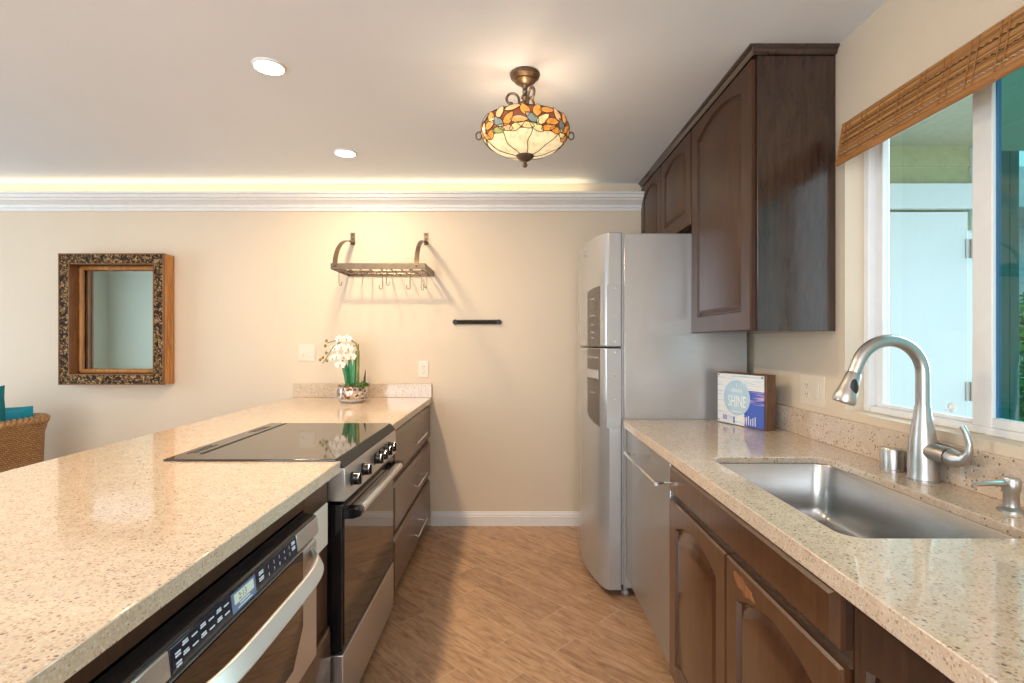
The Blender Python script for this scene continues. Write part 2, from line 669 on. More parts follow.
bxo('pane', (1.331, 1.335, y0 + 0.05, y1 - 0.056, WZ0 + 0.045, WZ1 - 0.08), M['pane_dark'], ns)
M['seal'] = plain('sash_seal', (0.05, 0.17, 0.36), 0.4)
bm = B()
box(bm, 1.3305, 1.3425, y1 - 0.0655, y1 - 0.0623, WZ0 + 0.05, WZ1 - 0.085)
obj('gasket', bm, M['seal'], ns)

# window in the far left wall and added unseen patio door around the fill light
w2 = thing('window_2', None, None, (XL, 2.0, 0.55))
w2['kind'] = 'structure'
bm = B()
box(bm, XL - 0.02, XL + 0.01, 1.2, 1.25, 0.55, 2.15); box(bm, XL - 0.02, XL + 0.01, 2.75, 2.8, 0.55, 2.15)
box(bm, XL - 0.02, XL + 0.01, 1.25, 2.75, 0.55, 0.6); box(bm, XL - 0.02, XL + 0.01, 1.25, 2.75, 2.1, 2.15)
box(bm, XL - 0.02, XL + 0.01, 1.975, 2.025, 0.6, 2.1)
obj('window_frame', bm, M['vinyl'], w2, 0.003)
d1 = thing('unseen_door', None, None, (-1.4, YN, 0))
d1['kind'] = 'structure'
bm = B()
box(bm, -3.3, -3.24, YN - 0.02, YN + 0.02, 0, 2.35); box(bm, 0.44, 0.5, YN - 0.02, YN + 0.02, 0, 2.35)
box(bm, -3.24, 0.44, YN - 0.02, YN + 0.02, 2.29, 2.35); box(bm, -3.24, 0.44, YN - 0.02, YN + 0.02, 0, 0.06)
box(bm, -1.44, -1.36, YN - 0.02, YN + 0.02, 0.06, 2.29)
obj('door_frame', bm, M['vinyl'], d1, 0.003)

# ------------------------------------------------------------------ outside the window
M['ext_wall'] = plain('siding_green', (0.36, 0.40, 0.24), 0.7)
M['ext_soffit'] = plain('soffit_paint', (0.42, 0.46, 0.37), 0.7)
M['ext_white'] = plain('gate_paint', (0.60, 0.72, 0.78), 0.6, var=0.03, stretch=(20, 20, 1))
M['soil'] = plain('patio_ground', (0.35, 0.33, 0.30), 0.9)
M['leaf_g'] = plain('bush_leaf', (0.10, 0.26, 0.045), 0.5, var=0.4, nscale=8)
M['fence_g'] = plain('dark_fence', (0.04, 0.13, 0.12), 0.6)
M['house_g'] = plain('neighbour_siding', (0.48, 0.51, 0.53), 0.7)
M['roof_g'] = plain('neighbour_roof', (0.20, 0.20, 0.21), 0.8)
bm = B(); box(bm, XR + 0.2, 12, -4, 12, -0.2, -0.02); o = struct('ground', bm, M['soil'], smooth=False)
bm = B()
box(bm, 1.40, 3.70, 1.95, 3.12, 2.475, 2.52)
o = struct('ceiling_porch', bm, M['ext_soffit'], smooth=False)
sd = thing('exterior_siding', 'pale green board siding above the gate outside the window', 'siding', (2.1, 3.06, 2.0))
bm = B()
for k in range(4):
    prism(bm, [(3.04, 1.975 + k * 0.125), (3.03, 1.975 + k * 0.125), (3.043, 2.1 + k * 0.125), (3.06, 2.1 + k * 0.125)], 'x', 1.41, 2.70)
obj('board', bm, M['ext_wall'], sd)
bxo('corner_board', (2.70, 2.755, 3.02, 3.07, -0.02, 2.46), M['ext_white'], sd, 0.004)
gt = thing('garden_gate', 'pale blue white gate with two hinges outside the window', 'gate', (2.0, 3.0, -0.02))
bxo('gate_panel', (1.42, 2.655, 3.0, 3.02, -0.02, 2.075), M['ext_white'], gt, 0.003)
bxo('gate_rail', (1.42, 2.70, 2.975, 3.0, 2.09, 2.235), M['ext_white'], gt, 0.004)
for z in (1.86, 1.03):
    bm = B()
    tube(bm, [(2.675, 2.985, z - 0.055), (2.675, 2.985, z + 0.055)], 0.013)
    box(bm, 2.640, 2.675, 2.992, 2.998, z - 0.055, z + 0.055)
    box(bm, 2.675, 2.71, 2.992, 2.998, z - 0.055, z + 0.055)
    obj('hinge', bm, M['nickel'], gt)
bm = B()
for k in range(4):
    box(bm, 2.87 + k * 0.062, 2.928 + k * 0.062, 3.16, 3.185, -0.02, 2.95)
box(bm, 2.87, 3.11, 3.185, 3.22, 0.4, 0.5); box(bm, 2.87, 3.11, 3.185, 3.22, 2.0, 2.1)
o = obj('garden_fence', bm, M['fence_g'], None, 0.003)
tag(o, 'dark teal board fence seen through the right window pane', 'fence')


def leaf_cluster(bm, c, rad, n, size, rnd):
    for _ in range(n):
        a = rnd.uniform(0, 2 * PI); b = math.asin(rnd.uniform(-1, 1)); rr = rad * rnd.uniform(0.55, 1.0)
        p = Vector(c) + Vector((math.cos(a) * math.cos(b) * rr, math.sin(a) * math.cos(b) * rr, math.sin(b) * rr * 1.25))
        d1 = Vector((rnd.uniform(-1, 1), rnd.uniform(-1, 1), rnd.uniform(-0.6, 0.9))).normalized()
        d2 = d1.cross(Vector((rnd.uniform(-1, 1), rnd.uniform(-1, 1), rnd.uniform(-1, 1)))).normalized()
        s = size * rnd.uniform(0.7, 1.3)
        vs = [bm.verts.new(p + q) for q in (d1 * -s, d2 * s * 0.35, d1 * s, d2 * -s * 0.35)]
        bm.faces.new(vs)


bush = thing('garden_bush', 'bright green leafy bush outside at the right window edge', 'bush', (4.75, 4.3, -0.02))
bm = B(); rnd = random.Random(3)
for c, r in (((4.7, 4.3, 0.5), 0.6), ((4.75, 4.35, 1.1), 0.55), ((5.0, 4.4, 0.8), 0.6), ((4.7, 4.3, 1.5), 0.35)):
    leaf_cluster(bm, c, r, 700, 0.07, rnd)
o = obj('foliage', bm, M['leaf_g'], bush, smooth=False)
bm = B()
for k in range(5):
    tube(bm, [(4.75, 4.3, -0.02), (4.75 + 0.1 * math.cos(k * 1.3), 4.3 + 0.1 * math.sin(k * 1.3), 0.5), (4.8 + 0.3 * math.cos(k * 1.3), 4.3 + 0.3 * math.sin(k * 1.3), 1.1)], [0.025, 0.02, 0.008], 6)
obj('stem', bm, M['espresso'], bush)
hs = thing('neighbour_house', 'grey house with low roof beyond the bush outside', 'house', (10.0, 8.5, -0.02))
bm = B()
for k in range(16):
    prism(bm, [(7.62, -0.02 + k * 0.2), (7.5, -0.02 + k * 0.2), (7.53, 0.18 + k * 0.2), (7.62, 0.18 + k * 0.2)], 'x', 7.0, 12)
box(bm, 7.0, 12, 7.62, 10, -0.02, 3.18)
obj('wall', bm, M['house_g'], hs)
bm = B(); prism(bm, [(7.0, 3.0), (9.5, 4.4), (9.5, 4.55), (7.0, 3.15)], 'x', 6.6, 12.2)
obj('roof', bm, M['roof_g'], hs)

# ------------------------------------------------------------------ cabinet helpers
def carcass(bm, x0, x1, y0, y1, z0, z1, t=0.018, back='lo', top=False):
    """open fronted box: two ends, bottom, back"""
    box(bm, x0, x1, y0, y0 + t, z0, z1)
    box(bm, x0, x1, y1 - t, y1, z0, z1)
    box(bm, x0, x1, y0 + t, y1 - t, z0, z0 + t)
    if top:
        box(bm, x0, x1, y0 + t, y1 - t, z1 - t, z1)
    if back == 'lo':
        box(bm, x0, x0 + t, y0 + t, y1 - t, z0 + t, z1 - (t if top else 0))
    else:
        box(bm, x1 - t, x1, y0 + t, y1 - t, z0 + t, z1 - (t if top else 0))


def arch_loop(u0, u1, v0, vs, rise, n=14):
    pts = [(u0, v0), (u1, v0), (u1, vs)]
    uc, hw = (u0 + u1) / 2, (u1 - u0) / 2
    for k in range(1, n):
        u = u1 + (u0 - u1) * k / n
        pts.append((u, vs + rise * (1 - ((u - uc) / hw) ** 2)))
    pts.append((u0, vs))
    return pts


def arch_door(name, parent, mat, u0, u1, v0, v1, face, thick, stile=0.062, rise=0.075, flip=1, groove=0.012, rail=0.052):
    """raised panel door with an arched top; lies in the y-z plane at x=face, thickness towards +x*flip"""
    def P(u, v, d):
        return (face + flip * d, u, v)
    a0, a1 = u0 + stile, u1 - stile
    b0 = v0 + stile
    top = v1 - rail
    bm = B()
    n = 14
    def L(i, d, shrink_rise=0.0):
        return [(u, v, d) for u, v in arch_loop(a0 + i, a1 - i, b0 + i, top - rise - i, rise - shrink_rise, n)]
    A = L(0, 0)
    outer = []
    for k, (u, v, d) in enumerate(A):
        if k == 0: outer.append((u0, v0, 0))
        elif k == 1: outer.append((u1, v0, 0))
        elif k == 2: outer.append((u1, v1, 0))
        elif k == len(A) - 1: outer.append((u0, v1, 0))
        else: outer.append((u, v1, 0))
    loops = [[(u, v, thick) for u, v, d in outer],
             [(u, v, 0.005) for u, v, d in outer],
             [(u0 + 0.005 if abs(u - u0) < 1e-6 else (u1 - 0.005 if abs(u - u1) < 1e-6 else u),
               v0 + 0.005 if abs(v - v0) < 1e-6 else v1 - 0.005, 0) for u, v, d in outer],
             A, L(0.006, groove), L(0.011, groove), L(0.030, 0.002), L(0.033, 0.001)]
    loft(bm, [[P(*q) for q in lp] for lp in loops])
    return obj(name, bm, mat, parent, ang=20)


def bar_handle(bm, x_face, x_bar, ya, yb, z, r=0.006, posts=None):
    tube(bm, [(x_bar, ya, z), (x_bar, yb, z)], r, 10)
    for y in (posts or (ya + 0.03, yb - 0.03)):
        tube(bm, [(x_face, y, z), (x_bar, y, z)], r * 0.8, 8)


# ------------------------------------------------------------------ peninsula
PX0, PX1 = -1.565, -0.574
PY0, PY1 = 0.30, YB
RY0, RY1, RX0 = 1.728, 2.474, -1.155      # range cut-out
bm = B()
poly = [(PX0, PY0), (PX1, PY0), (PX1, RY0), (RX0, RY0), (RX0, RY1), (PX1, RY1), (PX1, PY1), (PX0, PY1)]
vs = [bm.verts.new((x, y, CT - 0.038)) for x, y in poly]
f = bm.faces.new(vs)
r = bmesh.ops.extrude_face_region(bm, geom=[f])
for v in r['geom']:
    if isinstance(v, bmesh.types.BMVert): v.co.z = CT
o = obj('countertop', bm, M['quartz'], None, 0.003)
tag(o, 'long speckled beige quartz worktop on the left peninsula around the cooktop', 'countertop')
bm = B(); box(bm, PX0, PX1, YB - 0.02, YB, CT, CT + 0.10)
o = obj('backsplash', bm, M['quartz'], None, 0.002)
tag(o, 'low quartz backsplash strip against the far wall behind the orchid', 'backsplash')

# drawer cabinet at the far end
t = thing('drawer_cabinet', 'brown three drawer base cabinet with bar pulls beside the range', 'cabinet', (-0.9, 3.09, 0))
bm = B()
box(bm, -1.2, -0.605, 2.485, YB - 0.001, 0.05, CT - 0.039)
box(bm, -1.2, -0.66, 2.485, YB - 0.001, 0, 0.05)
obj('body', bm, M['espresso'], t, 0.002)
for z0, z1, zh in ((0.632, 0.860, 0.725), (0.362, 0.600, 0.466), (0.055, 0.330, 0.172)):
    bm = B()
    # lipped drawer front: a sloping bevel all round
    loops = []
    for d, i in ((-0.605, 0), (-0.598, 0), (-0.585, 0.016)):
        loops.append([(d, 2.56 + i, z0 + i), (d, 3.692 - i, z0 + i), (d, 3.692 - i, z1 - i), (d, 2.56 + i, z1 - i)])
    loft(bm, loops)
    dr = obj('drawer', bm, M['grey_brown'], t)
    bm = B(); bar_handle(bm, -0.585, -0.553, 3.02, 3.35, zh)
    obj('handle', bm, M['chrome'], dr)

# range
t = thing('range', 'stainless electric range with black glass cooktop in the peninsula', 'stove', (-0.88, 2.1, 0))
bm = B(); box(bm, -1.150, -0.628, 1.733, 2.469, 0.05, 0.915); box(bm, -1.1, -0.68, 1.76, 2.44, 0.0, 0.05)
obj('body', bm, M['black_matte'], t, 0.003)
bm = B(); box(bm, -1.163, -0.588, 1.716, 2.482, 0.9205, 0.9275)
ck = obj('cooktop', bm, M['ceramic'], t, 0.002)
for yy in (1.88, 2.30):
    bm = B()
    for i in range(2):
        for j in range(3):
            box(bm, -1.140 + i * 0.016, -1.131 + i * 0.016, yy - 0.075 + j * 0.05 + i * 0.012, yy - 0.033 + j * 0.05 + i * 0.012, 0.9275, 0.9282)
    obj('vent_slot', bm, M['black_matte'], ck)
bm = B(); box(bm, -1.092, -1.080, 1.80, 2.47, 0.9275, 0.929)
obj('trim_line', bm, M['black_matte'], ck)
bm = B()
prism(bm, [(-0.628, 0.9203), (-0.584, 0.9275), (-0.561, 0.896), (-0.628, 0.896)], 'y', 1.722, 2.478)
obj('front_trim', bm, M['black_matte'], t, 0.001)
bm = B()
prism(bm, [(-0.628, 0.896), (-0.5605, 0.896), (-0.555, 0.79), (-0.56, 0.784), (-0.628, 0.784)], 'y', 1.722, 2.478)
cp = obj('control_panel', bm, M['steel_v'], t, 0.003)
for y in (1.795, 1.925, 2.10, 2.175, 2.255, 2.335):
    bm = B()
    lathe(bm, [(0.024, 0.0), (0.024, 0.004), (0.021, 0.006), (0.0195, 0.028), (0.017, 0.031), (0.0, 0.031)], (-0.5585, y, 0.842), 20, 'x')
    box(bm, -0.531, -0.524, y - 0.0035, y + 0.0035, 0.824, 0.860)
    kb = obj('knob', bm, M['black'], cp)
    bm = B(); lathe(bm, [(0.0215, 0.0), (0.0215, 0.003), (0.0196, 0.003), (0.0196, 0.0)], (-0.5325, y, 0.842), 20, 'x', False, False)
    obj('knob_ring', bm, M['chrome'], kb)
bm = B(); box(bm, -0.622, -0.570, 1.730, 2.470, 0.272, 0.772)
dr = obj('oven_door', bm, M['black'], t, 0.004)
bm = B(); box(bm, -0.5705, -0.5665, 1.742, 2.458, 0.29, 0.74)
obj('oven_glass', bm, M['oven_glass'], dr, 0.002)
bm = B()   # ledge handle: flat topped bar
prism(bm, [(-0.545, 0.752), (-0.514, 0.755), (-0.508, 0.746), (-0.511, 0.732), (-0.534, 0.724), (-0.545, 0.732)], 'y', 1.78, 2.40)
obj('handle', bm, M['handle_steel'], dr, 0.002)
for y in (1.735, 2.40):
    bm = B()
    prism(bm, [(-0.572, 0.756), (-0.514, 0.757), (-0.507, 0.747), (-0.510, 0.730), (-0.536, 0.721), (-0.572, 0.721)], 'y', y, y + 0.045)
    obj('handle_end', bm, M['black'], dr, 0.004)
bm = B(); box(bm, -0.622, -0.5675, 1.730, 2.470, 0.05, 0.264)
obj('warming_drawer', bm, M['steel_v'], t, 0.003)

# microwave cabinet
CX = -0.612
t = thing('microwave_cabinet', 'dark brown base cabinet around the microwave drawer', 'cabinet', (-0.9, 1.05, 0))
bm = B()
carcass(bm, -1.2, CX - 0.02, 0.37, 1.705, 0.06, CT - 0.039)
box(bm, -1.2, -0.68, 0.37, 1.705, 0, 0.06)
obj('body', bm, M['espresso'], t)
bm = B()
box(bm, CX - 0.02, CX, 0.37, 0.715, 0.06, CT - 0.039)
box(bm, CX - 0.02, CX, 1.515, 1.705, 0.06, CT - 0.039)
box(bm, CX - 0.02, CX, 0.715, 1.515, 0.826, CT - 0.039)
box(bm, CX - 0.02, CX, 0.715, 1.515, 0.06, 0.398)
obj('face_frame', bm, M['espresso'], t, 0.002)
bm = B()
loft(bm, [[(d, 0.72 + i, 0.09 + i), (d, 1.69 - i, 0.09 + i), (d, 1.69 - i, 0.385 - i), (d, 0.72 + i, 0.385 - i)] for d, i in ((CX, 0), (CX + 0.013, 0), (CX + 0.02, 0.012))])
obj('drawer', bm, M['red_brown'], t)

# microwave drawer
t = thing('drawer_microwave', 'stainless and black microwave drawer with curved handle under the worktop', 'microwave', (-0.75, 1.115, 0.40))
MY0, MY1 = 0.735, 1.497
bm = B(); box(bm, -1.12, CX + 0.002, MY0 + 0.02, MY1 - 0.02, 0.412, 0.80)
obj('oven_box', bm, M['black_matte'], t)
bm = B()
prism(bm, [(CX + 0.001, 0.824), (-0.574, 0.8185), (-0.566, 0.812), (CX + 0.001, 0.812)], 'y', MY0, MY1)
obj('top_visor', bm, M['black'], t, 0.003)
bm = B()
prism(bm, [(CX + 0.001, 0.8115), (-0.566, 0.8115), (-0.5605, 0.766), (CX + 0.001, 0.766)], 'y', MY0, 0.849)
obj('panel_end', bm, M['steel_v'], t, 0.003)
bm = B()
prism(bm, [(CX + 0.001, 0.8115), (-0.566, 0.8115), (-0.5605, 0.766), (CX + 0.001, 0.766)], 'y', 1.350, MY1)
obj('panel_end', bm, M['steel_v'], t, 0.003)
bm = B()
prism(bm, [(CX + 0.001, 0.8115), (-0.566, 0.8115), (-0.5605, 0.766), (CX + 0.001, 0.766)], 'y', 0.8495, 1.3495)
cp = obj('control_panel', bm, M['panel_blue'], t, 0.002)


def on_panel(y, s, off=0.0006):
    """y along the panel, s = 0 bottom .. 1 top"""
    x = -0.5605 + (-0.566 + 0.5605) * s
    z = 0.766 + 0.0455 * s
    return Vector((x + off, y, z))


def panel_quad(bm, ya, yb, s0, s1, off):
    a = [on_panel(ya, s0, off), on_panel(yb, s0, off), on_panel(yb, s1, off), on_panel(ya, s1, off)]
    b = [on_panel(ya, s0, 0), on_panel(yb, s0, 0), on_panel(yb, s1, 0), on_panel(ya, s1, 0)]
    loft(bm, [b, a])


bm = B(); panel_quad(bm, 1.035, 1.130, 0.08, 0.95, 0.0012)
lf = obj('display_frame', bm, M['lcd_frame'], cp)
bm = B(); panel_quad(bm, 1.044, 1.121, 0.42, 0.86, 0.0018)
ls = obj('display', bm, M['lcd'], lf)
bm = B()
text_faces(bm, '2:13', 0.019, lambda u, v: on_panel(1.075 + u, 0.63 + v / 0.0455, 0.0022))
obj('clock_digits', bm, M['lcd_ink'], lf)
bm = B()
for yy, w in ((1.0825, 0.03), (1.0825, 0.04)):
    pass
panel_quad(bm, 1.062, 1.103, 0.30, 0.36, 0.0016)
panel_quad(bm, 1.054, 1.111, 0.16, 0.22, 0.0016)
# key words left of the clock
for k in range(6):
    y = 0.890 + k * 0.0255
    for s in (0.72, 0.36):
        panel_quad(bm, y - 0.008, y + 0.008, s, s + 0.055, 0.0008)
        if (k + int(s * 10)) % 2:
            panel_quad(bm, y - 0.007, y + 0.007, s + 0.09, s + 0.14, 0.0008)
for s in (0.16, 0.27, 0.52, 0.63):
    panel_quad(bm, 0.862, 0.876, s, s + 0.06, 0.0008)
for s in (0.68, 0.78, 0.40, 0.50):
    panel_quad(bm, 1.148, 1.168, s, s + 0.06, 0.0008)
    panel_quad(bm, 1.318, 1.336, s, s + 0.06, 0.0008)
for k, ch in enumerate('1234567890'):
    y = 1.192 + (k % 5) * 0.0275
    s = 0.72 if k < 5 else 0.36
    text_faces(bm, ch, 0.011, lambda u, v, y=y, s=s: on_panel(y + u, s + v / 0.0455, 0.0009))
obj('key_legend', bm, M['legend'], cp)
# door
bm = B()
box(bm, CX + 0.001, -0.566, MY0, MY1, 0.408, 0.752)
dr = obj('drawer_front', bm, M['steel_v'], t, 0.008, 3)
bm = B()
loft(bm, [[(d, 0.80 + i, 0.47), (d, 1.33 - i, 0.47), (d, 1.392 - i, 0.55), (d, 1.392 - i, 0.7505), (d, 0.775 + i, 0.7505), (d, 0.775 + i, 0.50)] for d, i in ((-0.568, 0), (-0.5645, 0), (-0.564, 0.004))])
obj('drawer_window', bm, M['oven_glass'], dr)
bm = B(); box(bm, CX + 0.001, -0.580, MY0 + 0.01, MY1 - 0.01, 0.753, 0.7655)
obj('grip_gap', bm, M['black'], dr)
bm = B()
pts = []
for k in range(25):
    s = k / 24
    y = 0.775 + (1.462 - 0.775) * s
    x = -0.500 - 0.066 * abs(2 * s - 1) ** 5
    pts.append((x, y, 0.722))
strap(bm, pts, (-0.45, 0, 0.89), 0.038, 0.012)
obj('handle', bm, M['handle_steel'], dr, 0.003)
# blank plate on the stile
bm = B(); box(bm, CX + 0.0004, CX + 0.0075, 1.560, 1.692, 0.655, 0.792)
o = obj('cover_plate', bm, M['plastic'], None, 0.003)
tag(o, 'blank white cover plate on the dark stile beside the microwave', 'cover plate')

# ------------------------------------------------------------------ right run
RXF = 0.569
RYE = 2.644
SX0, SX1, SY0, SY1 = 0.680, 1.082, 1.048, 1.783
bm = B()
outer = [(RXF, 0.30), (XR, 0.30), (XR, RYE), (RXF, RYE)]
inner = rrect(SX0, SX1, SY0, SY1, 0.05, 8)


def fill(bm, ov, iv):
    es = []
    for lp in (ov, iv):
        for i in range(len(lp)):
            e = bm.edges.get((lp[i], lp[(i + 1) % len(lp)]))
            es.append(e or bm.edges.new((lp[i], lp[(i + 1) % len(lp)])))
    bmesh.ops.triangle_fill(bm, use_beauty=True, edges=es)


def mkring(bm, pts, z):
    return [bm.verts.new((x, y, z)) for x, y in pts]


def skin_rings(bm, a, b):
    for i in range(len(a)):
        j = (i + 1) % len(a)
        bm.faces.new((a[i], a[j], b[j], b[i]))


lip = [(RXF + 0.035, 0.335), (XR - 0.03, 0.335), (XR - 0.03, RYE - 0.03), (RXF + 0.035, RYE - 0.03)]
o_top, i_top = mkring(bm, outer, CT), mkring(bm, inner, CT)
o_low, l_low, l_up = mkring(bm, outer, CT - 0.040), mkring(bm, lip, CT - 0.040), mkring(bm, lip, CT - 0.022)
i_low = mkring(bm, inner, CT - 0.022)
fill(bm, o_top, i_top)
skin_rings(bm, o_top, o_low); skin_rings(bm, o_low, l_low); skin_rings(bm, l_low, l_up)
fill(bm, l_up, i_low)
skin_rings(bm, i_top, i_low)
o = obj('countertop', bm, M['quartz'], None, 0.0025)
tag(o, 'speckled beige quartz worktop with the sink cut into it under the window', 'countertop')
bm = B(); box(bm, XR - 0.02, XR, 0.30, RYE, CT, CT + 0.11)
o = obj('backsplash', bm, M['quartz'], None, 0.002)
tag(o, 'speckled quartz backsplash strip under the window behind the faucet', 'backsplash')

# sink
t = thing('kitchen_sink', 'brushed stainless undermount sink under the faucet', 'sink', (0.88, 1.415, 0.69))
zt = CT - 0.0225
def ring(i, r, z):
    return [(x, y, z) for x, y in rrect(SX0 - 0.004 + i, SX1 + 0.004 - i, SY0 - 0.004 + i, SY1 + 0.004 - i, r, 8)]
bm = B()
loft(bm, [ring(-0.025, 0.07, zt - 0.002), ring(-0.025, 0.07, zt), ring(0, 0.054, zt), ring(0.002, 0.054, zt - 0.004), ring(0.006, 0.056, 0.75), ring(0.010, 0.06, 0.722),
          ring(0.020, 0.066, 0.707), ring(0.036, 0.08, 0.699), ring(0.06, 0.09, 0.696)], cap0=False)
o = obj('bowl', bm, M['sink'], t, ang=50)
bm = B(); lathe(bm, [(0.057, 0.0), (0.057, 0.003), (0.05, 0.0035), (0.043, 0.001), (0.012, 0.0008), (0.012, 0.006), (0.0, 0.006)], (0.88, 1.415, 0.6962), 28)
obj('drain', bm, M['chrome'], t)

# dishwasher
t = thing('dishwasher', 'stainless dishwasher with bar handle between fridge and sink cabinet', 'dishwasher', (0.9, 2.21, 0))
bm = B(); box(bm, 0.612, 1.2, 1.915, 2.515, 0.10, 0.872); box(bm, 0.66, 1.2, 1.915, 2.515, 0, 0.10)
obj('body', bm, M['black_matte'], t)
bm = B(); box(bm, 0.585, 0.612, 1.912, 2.515, 0.115, 0.874)
dp = obj('door', bm, M['dish'], t, 0.004)
bm = B(); bar_handle(bm, 0.585, 0.541, 1.93, 2.47, 0.785, 0.007, (1.95, 2.445))
obj('handle', bm, M['chrome'], dp)
bm = B(); box(bm, 0.588, 0.606, 2.519, 2.640, 0.115, 0.876)
o = obj('filler_panel', bm, M['silver_dark'], None, 0.002)
tag(o, 'narrow grey filler panel between dishwasher and refrigerator', 'panel')

# sink cabinet
t = thing('sink_cabinet', 'worn dark brown sink cabinet with two arched doors', 'cabinet', (0.9, 1.4, 0))
bm = B(); carcass(bm, 0.618, 1.2, 0.905, 1.905, 0.09, CT - 0.041, back='hi'); box(bm, 0.66, 1.2, 0.905, 1.905, 0, 0.09)
obj('body', bm, M['red_brown'], t)
bm = B()
box(bm, 0.600, 0.618, 0.905, 0.935, 0.09, CT - 0.041); box(bm, 0.600, 0.618, 1.875, 1.905, 0.09, CT - 0.041)
box(bm, 0.600, 0.618, 0.935, 1.875, CT - 0.075, CT - 0.041); box(bm, 0.600, 0.618, 0.935, 1.875, 0.715, 0.775); box(bm, 0.600, 0.618, 0.935, 1.875, 0.09, 0.13)
box(bm, 0.600, 0.618, 1.375, 1.415, 0.13, 0.715)
obj('face_frame', bm, M['espresso_dark'], t)
bm = B()
loft(bm, [[(d, 0.925 + i, 0.764 + i), (d, 1.898 - i, 0.764 + i), (d, 1.898 - i, 0.874 - i), (d, 0.925 + i, 0.874 - i)] for d, i in ((0.600, 0), (0.590, 0), (0.577, 0.014))])
obj('false_drawer_front', bm, M['red_brown'], t)
arch_door('door', t, M['red_brown'], 1.399, 1.897, 0.10, 0.744, 0.579, 0.021, 0.064, 0.047, rail=0.047)
d2 = arch_door('door', t, M['red_brown'], 0.905, 1.394, 0.10, 0.744, 0.579, 0.021, 0.064, 0.047, rail=0.047)
d2['label'] = 'door with a worn bare patch at its upper corner'
# the bare patch on door two: an irregular scrape, a hair proud of the finish
bm = B()
rnd = random.Random(5)
pts = []  # patch outline
for k in range(18):
    a = 2 * PI * k / 18
    ru, rv = 0.058 * (1 + rnd.uniform(-0.22, 0.22)), 0.017 * (1 + rnd.uniform(-0.45, 0.45))
    pts.append((1.285 + ru * math.cos(a), 0.706 + rv * math.sin(a) + 0.10 * ru * math.cos(a)))
loft(bm, [[(0.5795, u, v) for u, v in pts], [(0.5783, 1.285 + (u - 1.285) * 0.96, 0.706 + (v - 0.706) * 0.96) for u, v in pts]])
obj('worn_patch', bm, M['worn'], d2)
# cabinet next to it, nearest the viewer
t = thing('base_cabinet', 'very dark brown base cabinet with recessed door beside the sink cabinet', 'cabinet', (0.9, 0.6, 0))
bm = B(); box(bm, 0.602, 1.2, 0.32, 0.900, 0.09, CT - 0.041); box(bm, 0.66, 1.2, 0.32, 0.900, 0, 0.09)
obj('body', bm, M['red_brown'], t, 0.002)
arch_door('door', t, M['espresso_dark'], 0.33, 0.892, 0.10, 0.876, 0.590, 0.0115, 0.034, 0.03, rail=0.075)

# ------------------------------------------------------------------ refrigerator
t = thing('refrigerator', 'tall silver refrigerator with bowed doors at the end of the right run', 'refrigerator', (0.9, 3.09, 0))
bm = B(); box(bm, 0.577, 1.215, 2.655, 3.525, 0.045, 1.878)
obj('body', bm, M['silver'], t, 0.006)
bm = B(); box(bm, 0.566, 0.578, 2.668, 3.512, 0.06, 1.868)
obj('gasket', bm, M['silver_dark'], t)


def bow(y, off=0.0):
    u = (y - 3.09) / 0.44
    return 0.482 - 0.073 * (1 - u * u) - off


def door_poly():
    pts = [(0.566, 3.53), (0.566, 2.652), (0.502, 2.652), (0.486, 2.664)]
    for k in range(1, 24):
        y = 2.664 + (3.516 - 2.664) * k / 24
        pts.append((bow(y), y))
    pts += [(0.486, 3.518), (0.502, 3.53)]
    return pts


